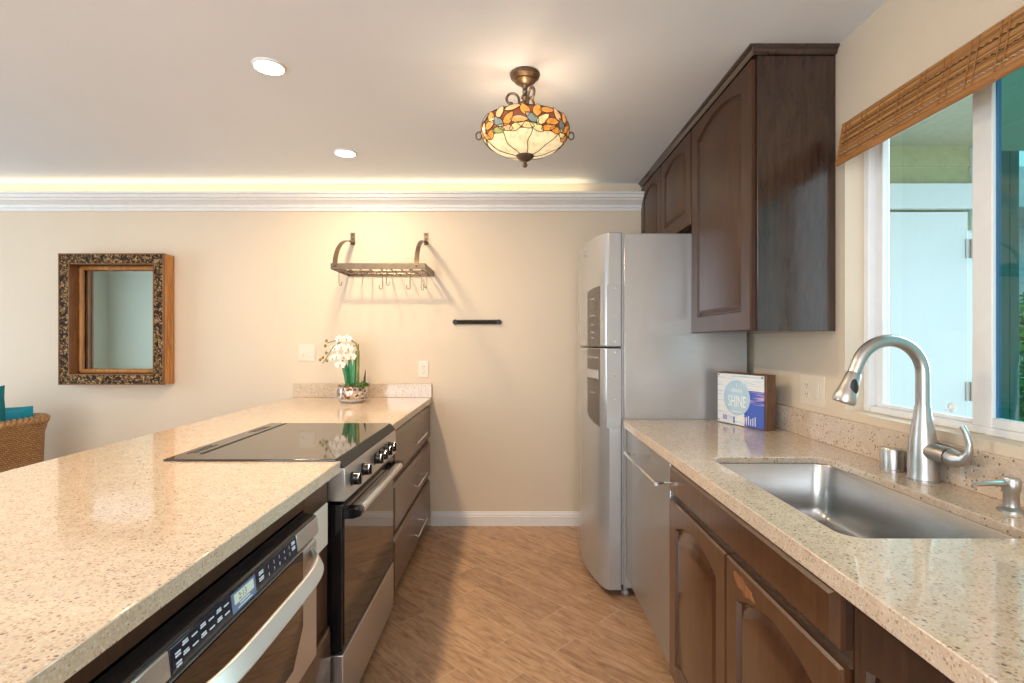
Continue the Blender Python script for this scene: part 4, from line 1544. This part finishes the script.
def pillow_bm(cx, cy, cz, w, h, th, rot):
    bm = B()
    n = 14
    def sh(u, v, s):
        e = (1 - u ** 4) * (1 - v ** 4)
        k = 1 - 0.07 * (u * u * v * v) * 2 + 0.0
        pinch = 1 - 0.10 * (1 - abs(v)) * abs(u) ** 6
        return Vector((u * w / 2 * (1 - 0.06 * (1 - v * v)), s * th / 2 * max(e, 0) ** 0.5, v * h / 2 * (1 - 0.06 * (1 - u * u))))
    for s in (1, -1):
        g = [[bm.verts.new(sh(-1 + 2 * i / n, -1 + 2 * j / n, s)) for j in range(n + 1)] for i in range(n + 1)]
        for i in range(n):
            for j in range(n):
                bm.faces.new((g[i][j], g[i + 1][j], g[i + 1][j + 1], g[i][j + 1]))
    bmesh.ops.remove_doubles(bm, verts=bm.verts, dist=1e-5)
    bmesh.ops.transform(bm, matrix=Matrix.Translation((cx, cy, cz)) @ rot, verts=bm.verts)
    return bm


bm = B(); bx = rrect(-3.68, -3.085, 2.60, 3.275, 0.05, 5)
loft(bm, [[(x, y, 0.342) for x, y in rrect(-3.665, -3.10, 2.615, 3.26, 0.05, 5)], [(x, y, 0.36) for x, y in bx], [(x, y, 0.45) for x, y in bx], [(x, y, 0.475) for x, y in rrect(-3.665, -3.10, 2.615, 3.26, 0.05, 5)]])
o = obj('seat_cushion', bm, M['teal'], None, ang=60)
tag(o, 'flat teal seat cushion inside the wicker armchair', 'cushion')
rot = Matrix.Rotation(math.radians(90), 4, 'Z') @ Matrix.Rotation(math.radians(-4), 4, 'X')
o = obj('pillow', pillow_bm(-3.10, 2.868, 0.772, 0.60, 0.56, 0.14, rot), M['teal'], None, ang=80)
tag(o, 'taller teal pillow leaning against the back of the wicker armchair', 'pillow')
rot = Matrix.Rotation(math.radians(0), 4, 'Z') @ Matrix.Rotation(math.radians(8), 4, 'X')
o = obj('pillow', pillow_bm(-3.225, 3.252, 0.700, 0.46, 0.44, 0.12, rot), M['teal'], None, ang=80)
tag(o, 'lower teal pillow showing above the wicker rim toward the mirror', 'pillow')

# ------------------------------------------------------------------ pot rack
t = thing('pot_rack', 'bronze metal pot rack shelf with two curved brackets on the far wall', 'pot rack', (-0.87, YB, 1.79))
px0, px1, pyf, pyb, pz0, pz1 = -1.172, -0.560, 3.325, YB - 0.004, 1.787, 1.826
bm = B()
box(bm, px0, px1, pyf, pyf + 0.005, pz0, pz1)
box(bm, px0, px1, pyb - 0.005, pyb, pz0, pz1)
box(bm, px0, px0 + 0.005, pyf + 0.005, pyb - 0.005, pz0, pz1)
box(bm, px1 - 0.005, px1, pyf + 0.005, pyb - 0.005, pz0, pz1)
obj('frame', bm, M['rack'], t, 0.001)
bm = B()
for k in range(9):
    x = px0 + 0.035 + (px1 - px0 - 0.07) * k / 8
    tube(bm, [(x, pyf + 0.004, pz0 + 0.008), (x, pyb - 0.004, pz0 + 0.008)], 0.0038, 8)
for y in (pyf + 0.10, pyf + 0.24):
    tube(bm, [(px0 + 0.004, y, pz0 + 0.003), (px1 - 0.004, y, pz0 + 0.003)], 0.0038, 8)
obj('grid', bm, M['wire'], t)
for x in (-1.143, -0.617):
    bm = B()
    pts = [(x, YB - 0.005, 2.10), (x, YB - 0.005, 2.03)]
    pts2 = []
    for k in range(15):
        a = PI / 2 * k / 14
        pts2.append((x, pyf - 0.002 + 0.355 * (1 - math.sin(a)), 1.80 + 0.228 * math.cos(a) if False else 1.80 + 0.232 * math.cos(a) ** 0.9))
    pts2 = [(x, YB - 0.006, 2.03)] + [(x, YB - 0.012 - (YB - 0.012 - pyf + 0.003) * math.sin(PI / 2 * k / 14), 1.80 + 0.232 * math.cos(PI / 2 * k / 14)) for k in range(15)]
    strap(bm, pts2[1:], (1, 0, 0), 0.030, 0.005)
    box(bm, x - 0.016, x + 0.016, YB - 0.006, YB, 2.012, 2.10)
    br_ = obj('bracket', bm, M['rack'], t)
    for yy, zz in ((YB - 0.006, 2.085), (YB - 0.006, 2.055), (pyf - 0.005, 1.806)):
        bm = B(); lathe(bm, [(0.006, 0), (0.006, -0.002), (0.003, -0.004), (0.0, -0.004)], (x, yy, zz), 10, 'y')
        obj('bolt', bm, M['black_matte'], br_)
hooks = [(-1.120, pyf, 'thin metal hook hanging at the left end of the pot rack'),
         (-0.838, pyf + 0.003, 'thin metal hook hanging at the middle of the pot rack, left one'),
         (-0.825, pyf - 0.002, 'thin metal hook hanging at the middle of the pot rack, right one'),
         (-0.660, pyf, 'thin metal hook hanging just left of the right bracket of the pot rack'),
         (-0.630, pyb - 0.09, 'thin metal hook hanging under the right bracket of the pot rack'),
         (-0.565, pyb - 0.25, 'thin metal hook hanging at the right end of the pot rack')]
for k, (x, y, lab) in enumerate(hooks):
    bm = B()
    if k == 2:
        y0_ = pyf; zt_ = pz1
        x += 0.012
    zt_ = pz0 + 0.012
    pts = []
    yy = pyf + 0.014 if k < 4 else y
    dirx = 1 if k % 2 else -1
    dx, dy = (0.25, 1) if k < 4 else (1, 0.2)
    m_ = math.hypot(dx, dy); dx /= m_; dy /= m_
    # upper crook over the rail
    if k < 4:
        pts += [(x, yy + 0.007, zt_ - 0.012), (x, yy + 0.006, zt_), (x, yy, zt_ + 0.003), (x, yy - 0.006, zt_)]
        zb_ = zt_ - (0.128 if k % 2 else 0.105)
        pts += [(x, yy - 0.006, zt_ - 0.05), (x, yy - 0.006, zb_)]
    else:
        pts += [(x + 0.005, yy, zt_ - 0.006), (x + 0.002, yy, zt_ + 0.004), (x - 0.004, yy, zt_ + 0.002), (x - 0.005, yy, zt_ - 0.04)]
        zb_ = zt_ - 0.108
        pts += [(x - 0.005, yy, zb_)]
    lx, ly = pts[-1][0], pts[-1][1]
    for j in range(1, 9):
        a = PI * j / 8
        pts.append((lx - dirx * 0.010 * (1 - math.cos(a)), ly - 0.004 * (1 - math.cos(a)), zb_ - 0.012 * math.sin(a)))
    pts.append((pts[-1][0], pts[-1][1], zb_ + 0.012))
    tube(bm, pts, 0.0026, 7)
    o = obj('pot_hook', bm, M['wire'], None)
    tag(o, lab, 'hook', 'hooks on the pot rack')

# knife bar
t = thing('knife_bar', 'dark horizontal magnetic knife bar on the far wall', 'knife rack', (-0.25, YB, 1.44))
bm = B()
kx0, kx1, kz = -0.418, -0.082, 1.459
prism(bm, [(YB, kz - 0.016), (YB - 0.014, kz - 0.016), (YB - 0.017, kz - 0.004), (YB - 0.011, kz + 0.001), (YB - 0.017, kz + 0.005), (YB - 0.014, kz + 0.016), (YB, kz + 0.016)], 'x', kx0 + 0.006, kx1 - 0.006)
obj('bar', bm, plain('dark_bar', (0.045, 0.032, 0.024), 0.4, 0.4), t)
for x in (kx0 + 0.012, kx1 - 0.012):
    bm = B()
    lathe(bm, [(0.019, 0), (0.019, -0.018), (0.016, -0.021), (0.008, -0.021), (0.006, -0.017), (0.0, -0.017)], (x, YB, kz), 18, 'y')
    obj('end_cap', bm, M['black_matte'], t)

# ------------------------------------------------------------------ recessed downlights
for (x, y), lab in zip(LAMPS, ('larger recessed ceiling light nearer the viewer on the left', 'smaller recessed ceiling light nearer the far wall')):
    t = thing('recessed_light', lab, 'ceiling light', (x, y, ZC), 'recessed ceiling lights')
    bm = B(); lathe(bm, [(0.066, 0.0), (0.066, -0.003), (0.063, -0.008), (0.058, -0.010), (0.056, -0.006), (0.056, 0.0)], (x, y, ZC), 32, 'z', False, False)
    obj('trim_ring', bm, M['trim'], t)
    bm = B(); lathe(bm, [(0.0, -0.009), (0.0555, -0.0085), (0.0555, -0.002), (0.0, -0.002)], (x, y, ZC), 32)
    obj('lens', bm, M['lens'], t)

# ------------------------------------------------------------------ pendant with leaded glass bowl
lx, ly = 0.055, 2.185
t = thing('pendant_lamp', 'bronze ceiling lamp with a leaded stained glass bowl of leaves', 'ceiling lamp', (lx, ly, ZC))
bm = B(); lathe(bm, [(0.0, 0.0), (0.062, 0.0), (0.064, -0.006), (0.060, -0.012), (0.061, -0.016), (0.050, -0.024), (0.044, -0.028), (0.045, -0.033), (0.030, -0.044), (0.014, -0.050), (0.010, -0.066), (0.0, -0.066)], (lx, ly, ZC), 32)
obj('canopy', bm, M['bronze'], t)
bm = B(); lathe(bm, [(0.008, -0.064), (0.012, -0.075), (0.009, -0.085), (0.014, -0.095), (0.017, -0.103), (0.008, -0.112), (0.007, -0.14), (0.007, -0.375), (0.0, -0.375)], (lx, ly, ZC), 16)
obj('stem', bm, M['bronze'], t)
for k in range(3):
    a = math.radians(-62 + 120 * k)
    ca, sa = math.cos(a), math.sin(a)
    prof = [(0.012, -0.100), (0.024, -0.115), (0.030, -0.150), (0.034, -0.185), (0.060, -0.222), (0.110, -0.240), (0.165, -0.238)]
    # scroll above
    bm = B()
    up = []
    for j in range(15):
        th = j / 14 * 1.45 * PI
        rr = 0.030 * (1 - 0.38 * j / 14)
        up.append((0.056 - rr * math.cos(th), -0.108 + rr * math.sin(th)))
    cur = up[::-1] + [(0.024, -0.14), (0.030, -0.175), (0.052, -0.202), (0.10, -0.222), (0.170, -0.218)]
    pts = [(lx + r_ * ca, ly + r_ * sa, ZC + z_) for r_, z_ in cur]
    tube(bm, pts, [0.0045] + [0.0055] * (len(pts) - 1), 8)
    e = pts[0]
    sphere(bm, e, 0.009, 10, 6)
    # twisted collar joining it to the stem
    tube(bm, [(lx + 0.006 * ca, ly + 0.006 * sa, ZC - 0.115), (lx + 0.027 * ca, ly + 0.027 * sa, ZC - 0.125)], 0.004, 8)
    obj('scroll_arm', bm, M['bronze'], t)

zb0 = 2.214
def bowlpt(th, ph, off=0.0):
    r_ = (0.184 + off) * math.sin(ph) ** 1.12
    z = zb0 - (0.110 + off) * math.cos(ph)
    return Vector((lx + r_ * math.cos(th), ly + r_ * math.sin(th), z))


def stained(name, col, e):
    m, nt, N, L, p = new_mat(name)
    setp(p, col, 0.22, 0, emit=col, estr=e)
    v = tex_coord(nt)
    n = noise(nt, v, 40, 4, 0.6, 0.5)
    r = ramp(nt, n.outputs['Fac'], [(0.3, tuple(c * 0.7 for c in col)), (0.7, tuple(min(1, c * 1.15) for c in col))])
    L.new(r.outputs['Color'], p.inputs['Base Color'])
    L.new(r.outputs['Color'], p.inputs['Emission Color'])
    return m


SG = [stained('glass_cream', (0.90, 0.70, 0.40), 0.62), stained('glass_russet', (0.30, 0.085, 0.03), 0.30), stained('glass_orange', (0.85, 0.33, 0.06), 0.42),
      stained('glass_peach', (0.90, 0.50, 0.24), 0.42), stained('glass_yellow', (0.90, 0.66, 0.28), 0.5), stained('glass_blue_grey', (0.26, 0.30, 0.26), 0.25),
      stained('glass_green', (0.42, 0.44, 0.14), 0.35)]
SG.append(M['lead'])
PH0, PH1, PHM = 0.16, 1.84, 1.10
bm = B()
nth, nph = 64, 24
g = [[bm.verts.new(bowlpt(2 * PI * i / nth, PH0 + (PH1 - PH0) * j / nph)) for i in range(nth)] for j in range(nph + 1)]
for j in range(nph):
    for i in range(nth):
        f = bm.faces.new((g[j][i], g[j][(i + 1) % nth], g[j + 1][(i + 1) % nth], g[j + 1][i]))
        f.material_index = 0 if PH0 + (PH1 - PH0) * (j + 0.5) / nph < PHM else 1
# leaves
rnd = random.Random(11)
leaf_edges = []
def leaf(th0, ph0, ang_, ln, wd, mi):
    rs = 0.183 * math.sin(ph0)
    row = []
    nseg = 8
    L_, R_, C_ = [], [], []
    for k in range(nseg + 1):
        s = k / nseg
        w = wd * (math.sin(PI * s ** 0.85)) ** 0.8 if 0 < s < 1 else 0
        a, b = (s - 0.5) * ln, w / 2
        for lst, bb in ((L_, b), (C_, 0), (R_, -b)):
            du = a * math.cos(ang_) - bb * math.sin(ang_)
            dv = a * math.sin(ang_) + bb * math.cos(ang_)
            ph = min(ph0 + dv / 0.150 + 0.12, PH1 + 0.06)
            lst.append(bowlpt(th0 + du / rs, ph, 0.0035))
    Lv = [bm.verts.new(p) for p in L_]; Cv = [bm.verts.new(p) for p in C_]; Rv = [bm.verts.new(p) for p in R_]
    for k in range(nseg):
        for P_, Q_ in ((Lv, Cv), (Cv, Rv)):
            f = bm.faces.new((P_[k], P_[k + 1], Q_[k + 1], Q_[k])); f.material_index = mi
    leaf_edges.append(L_ + R_[::-1][1:])
NS = 8
for k in range(NS):
    t0 = 2 * PI * k / NS + 0.2
    st = 2 * PI / NS
    for ft, ph, an, ln, wd, ch in ((0.02, 1.56, 75, 0.076, 0.036, (2, 3, 4, 2)), (0.36, 1.62, 20, 0.072, 0.034, (5, 2, 6, 3)), (0.68, 1.52, 112, 0.078, 0.036, (2, 3, 2)),
                                   (0.22, 1.27, 55, 0.074, 0.034, (3, 4, 4, 2)), (0.56, 1.25, 8, 0.070, 0.034, (2, 4, 2)), (0.90, 1.24, 128, 0.074, 0.034, (6, 3, 5, 2)),
                                   (0.10, 1.03, 155, 0.070, 0.030, (4, 3, 2)), (0.46, 1.02, 28, 0.068, 0.030, (2, 3, 4)), (0.78, 1.04, 170, 0.064, 0.028, (4, 2, 6))):
        leaf(t0 + st * (ft + rnd.uniform(-0.03, 0.03)), ph + rnd.uniform(-0.03, 0.03), math.radians(an + rnd.uniform(-12, 12)), ln, wd, rnd.choice(ch))
shd = obj('glass_shade', bm, SG, t, ang=60)
bm = B()
for e in leaf_edges:
    tube(bm, e + [e[0]], 0.0014, 5)
for k in range(8):
    th = 2 * PI * k / 8 + 0.12
    tube(bm, [bowlpt(th + 0.05 * math.sin(j * 0.9), PH0 + (1.12 - PH0) * j / 10, 0.001) for j in range(11)], 0.0017, 5)
tube(bm, [bowlpt(2 * PI * i / 64, PH1, 0.001) for i in range(65)], 0.0022, 6)
obj('lead_line', bm, M['lead'], shd)
bm = B()
lathe(bm, [(0.0, 0.008), (0.034, 0.008), (0.040, 0.000), (0.036, -0.010), (0.026, -0.020), (0.015, -0.026), (0.008, -0.030), (0.007, -0.034), (0.011, -0.040), (0.011, -0.046), (0.006, -0.052), (0.0, -0.053)], (lx, ly, 2.111), 24)
obj('finial', bm, M['bronze'], t)
for s in (-1, 1):
    bm = B()
    cx_ = lx + s * 0.190
    tube(bm, [(cx_ + s * 0.006 + 0.012 * math.cos(a_), ly, 2.192 + 0.016 * math.sin(a_)) for a_ in [2 * PI * j / 14 for j in range(15)]], 0.003, 7)
    obj('side_loop', bm, M['bronze'], t)

# ------------------------------------------------------------------ orchid
ox, oy = -1.055, 3.405
t = thing('potted_orchid', 'white orchid in a mosaic glass bowl on the peninsula worktop', 'plant', (ox, oy, CT))


def mosaic():
    m, nt, N, L, p = new_mat('mosaic_glass')
    setp(p, (0.5, 0.5, 0.5), 0.15, 0.3)
    v = tex_coord(nt)
    vo = N.new('ShaderNodeTexVoronoi'); vo.inputs['Scale'].default_value = 60
    L.new(v, vo.inputs['Vector'])
    sp = N.new('ShaderNodeSeparateColor'); L.new(vo.outputs['Color'], sp.inputs[0])
    r = ramp(nt, sp.outputs['Red'], [(0.0, (0.20, 0.10, 0.05)), (0.25, (0.55, 0.42, 0.30)), (0.5, (0.70, 0.70, 0.72)), (0.75, (0.22, 0.27, 0.42)), (0.9, (0.80, 0.74, 0.66))])
    r.color_ramp.interpolation = 'CONSTANT'
    L.new(r.outputs['Color'], p.inputs['Base Color'])
    return m


M['mosaic'] = mosaic()
M['clear_base'] = plain('bowl_glass', (0.62, 0.60, 0.56), 0.08, 0.0, var=0.1)
M['moss'] = plain('moss', (0.10, 0.19, 0.04), 0.8, var=0.5, nscale=60)
M['pebble'] = plain('bowl_pebbles', (0.25, 0.17, 0.11), 0.6, var=0.4, nscale=60)
M['orchid_leaf'] = plain('orchid_leaf', (0.03, 0.20, 0.07), 0.4, var=0.25, nscale=10)
M['orchid_stem'] = plain('orchid_stem', (0.22, 0.24, 0.06), 0.5, var=0.3)
M['orchid_brown'] = plain('orchid_stake', (0.22, 0.12, 0.05), 0.6)
M['petal'] = plain('orchid_petal', (0.86, 0.84, 0.80), 0.5, var=0.03)
M['lip'] = plain('orchid_lip', (0.72, 0.42, 0.10), 0.5, var=0.3)
M['bud'] = plain('orchid_bud', (0.25, 0.20, 0.06), 0.5, var=0.4, nscale=60)
bm = B()
lathe(bm, [(0.0, 0.0), (0.062, 0.0), (0.078, 0.008), (0.092, 0.025), (0.099, 0.05), (0.097, 0.08), (0.089, 0.102), (0.085, 0.102), (0.091, 0.08), (0.0, 0.075)], (ox, oy, CT), 32)
for f in bm.faces:
    zc_ = f.calc_center_median().z
    f.material_index = 1 if zc_ < CT + 0.022 else 0
obj('bowl', bm, [M['mosaic'], M['clear_base']], t)
bm = B(); rnd = random.Random(2)
for k in range(70):
    a = rnd.uniform(0, 2 * PI); rr = 0.085 * math.sqrt(rnd.random())
    sphere(bm, (ox + rr * math.cos(a), oy + rr * math.sin(a), CT + 0.092 + rnd.uniform(0, 0.012)), rnd.uniform(0.008, 0.014), 7, 5)
o = obj('pebble_fill', bm, M['pebble'], t); o['kind'] = 'stuff'
bm = B()
for cx_, cy_, n in ((0.03, -0.02, 30), (0.088, -0.02, 44), (0.0, -0.045, 24), (0.06, 0.03, 20), (0.065, -0.055, 34)):
    for k in range(n):
        a = rnd.uniform(0, 2 * PI); el = rnd.uniform(0.1, 1.3); ln = rnd.uniform(0.022, 0.042)
        c = Vector((ox + cx_ + rnd.uniform(-.015, .015), oy + cy_ + rnd.uniform(-.015, .015), CT + 0.098 + rnd.uniform(0, 0.012)))
        dv = Vector((math.cos(a) * math.cos(el), math.sin(a) * math.cos(el), math.sin(el)))
        sd_ = dv.cross(Vector((0, 0, 1))).normalized() * ln * 0.28
        upv = dv.cross(sd_).normalized() * ln * 0.10
        vs = [bm.verts.new(q) for q in (c, c + dv * ln * 0.55 + sd_, c + dv * ln, c + dv * ln * 0.55 - sd_, c + dv * ln * 0.5 + upv, c + dv * ln * 0.5 - upv)]
        for i in ((0, 1, 4), (1, 2, 4), (2, 3, 4), (3, 0, 4), (1, 0, 5), (2, 1, 5), (3, 2, 5), (0, 3, 5)):
            bm.faces.new([vs[j] for j in i])
o = obj('succulent_foliage', bm, M['moss'], t, smooth=False); o['kind'] = 'stuff'


def blade(bm, pts, ws, side):
    side = Vector(side).normalized()
    pts = [Vector(p) for p in pts]
    loops = []
    for i, (p, w) in enumerate(zip(pts, ws)):
        tn = (pts[min(i + 1, len(pts) - 1)] - pts[max(i - 1, 0)]).normalized()
        nn = tn.cross(side).normalized()
        loops.append([p + side * w / 2 + nn * 0.002, p + nn * -0.003, p - side * w / 2 + nn * 0.002, p + nn * 0.001])
    loft(bm, loops)


for bx_, lean, h, w, sd_ in ((-0.030, -0.05, 0.215, 0.034, (1, 0.2, 0)), (-0.008, -0.015, 0.235, 0.036, (1, -0.3, 0)), (0.014, 0.01, 0.25, 0.030, (1, 0.5, 0)), (-0.02, -0.02, 0.17, 0.03, (0.6, 1, 0))):
    bm = B()
    blade(bm, [(ox + bx_ + lean * s * s, oy - 0.01 + 0.01 * s, CT + 0.085 + h * s) for s in (0, 0.2, 0.4, 0.6, 0.8, 1.0)], [w * 0.6, w * 0.85, w, w, w * 0.75, 0.003], sd_)
    obj('leaf', bm, M['orchid_leaf'], t)
bm = B(); blade(bm, [(ox + 0.075 + 0.012 * s, oy, CT + 0.09 + 0.125 * s) for s in (0, 0.3, 0.6, 1)], [0.010, 0.014, 0.012, 0.002], (1, 0.3, 0))
o = obj('leaf', bm, M['lead'], t); o['label'] = 'dark leaf'
bm = B()
arc = [(ox + 0.030, oy, CT + 0.085), (ox + 0.036, oy, CT + 0.22), (ox + 0.036, oy, CT + 0.34), (ox + 0.025, oy - 0.005, CT + 0.388), (ox - 0.01, oy - 0.01, CT + 0.412), (ox - 0.06, oy - 0.015, CT + 0.405), (ox - 0.12, oy - 0.02, CT + 0.365), (ox - 0.16, oy - 0.02, CT + 0.30), (ox - 0.19, oy - 0.02, CT + 0.255)]
tube(bm, arc[:3], 0.011, 8)
tube(bm, arc[2:], [0.005] * 5 + [0.003] * 2, 7)
tube(bm, [(ox - 0.06, oy - 0.015, CT + 0.40), (ox - 0.11, oy - 0.02, CT + 0.405), (ox - 0.16, oy - 0.02, CT + 0.39)], 0.003, 6)
tube(bm, [(ox + 0.03, oy - 0.008, CT + 0.38), (ox - 0.03, oy - 0.02, CT + 0.34), (ox - 0.08, oy - 0.02, CT + 0.29)], 0.003, 6)
st_ = obj('stem', bm, M['orchid_stem'], t)
bm = B(); tube(bm, [(ox + 0.040, oy + 0.008, CT + 0.09), (ox + 0.037, oy + 0.006, CT + 0.385)], 0.004, 7)
obj('stake', bm, M['orchid_brown'], t)


def flower(c, yaw, pitch, s):
    bm = B()
    Rm = Matrix.Translation(c) @ Matrix.Rotation(yaw, 4, 'Z') @ Matrix.Rotation(pitch, 4, 'X')
    def petal(a, ln, wd, tilt, mi=0):
        n = 6
        g_ = []
        for i in range(n + 1):
            s_ = i / n
            w = wd * math.sin(PI * min(1, s_ * 0.92 + 0.06)) ** 0.7
            row = []
            for j in (-1, -0.5, 0, 0.5, 1):
                r_ = s_ * ln
                x = j * w / 2
                dep = -tilt * s_ * s_ * ln + 0.12 * abs(j) * w
                ca, sa = math.cos(a), math.sin(a)
                row.append(bm.verts.new(Rm @ Vector((r_ * ca - x * sa, -dep * 0.6 - 0.001 * mi, r_ * sa + x * ca))))
            g_.append(row)
        for i in range(n):
            for j in range(4):
                f = bm.faces.new((g_[i][j], g_[i + 1][j], g_[i + 1][j + 1], g_[i][j + 1])); f.material_index = mi
    for a, ln, wd in ((90, 1.0, 0.62), (215, 0.95, 0.58), (325, 0.95, 0.58)):
        petal(math.radians(a), s * ln, s * wd, 0.1)
    for a in (172, 8):
        petal(math.radians(a), s * 1.05, s * 1.05, -0.15)
    petal(math.radians(270), s * 0.42, s * 0.35, -0.7, 1)
    r_ = Rm @ Vector((0, -0.004, 0))
    sphere(bm, r_, s * 0.13, 8, 6, mi=1)
    return obj('flower', bm, [M['petal'], M['lip']], st_, ang=60)


fl = [(-0.075, 0.415, -0.5), (-0.030, 0.415, 0.2), (-0.105, 0.355, -0.4), (-0.062, 0.362, 0.0), (-0.018, 0.352, 0.4), (-0.088, 0.300, -0.2), (-0.045, 0.298, 0.1), (-0.002, 0.300, 0.5), (-0.065, 0.248, 0.0), (-0.12, 0.288, -0.6)]
rnd = random.Random(9)
for x, z, yw in fl:
    flower((ox + x, oy - 0.035 + rnd.uniform(-0.015, 0.01), CT + z), yw, rnd.uniform(-0.25, 0.2), 0.034 + rnd.uniform(-0.003, 0.004))
for x, z in ((-0.165, 0.405), (-0.172, 0.372), (-0.165, 0.325), (-0.188, 0.295), (-0.162, 0.275), (-0.205, 0.28)):
    bm = B(); sphere(bm, (ox + x, oy - 0.02, CT + z), 0.009, 9, 7, (1, 1, 1.25))
    obj('bud', bm, M['bud'], st_)

for o_ in bpy.data.objects:
    if '_w' in o_:
        del o_['_w']
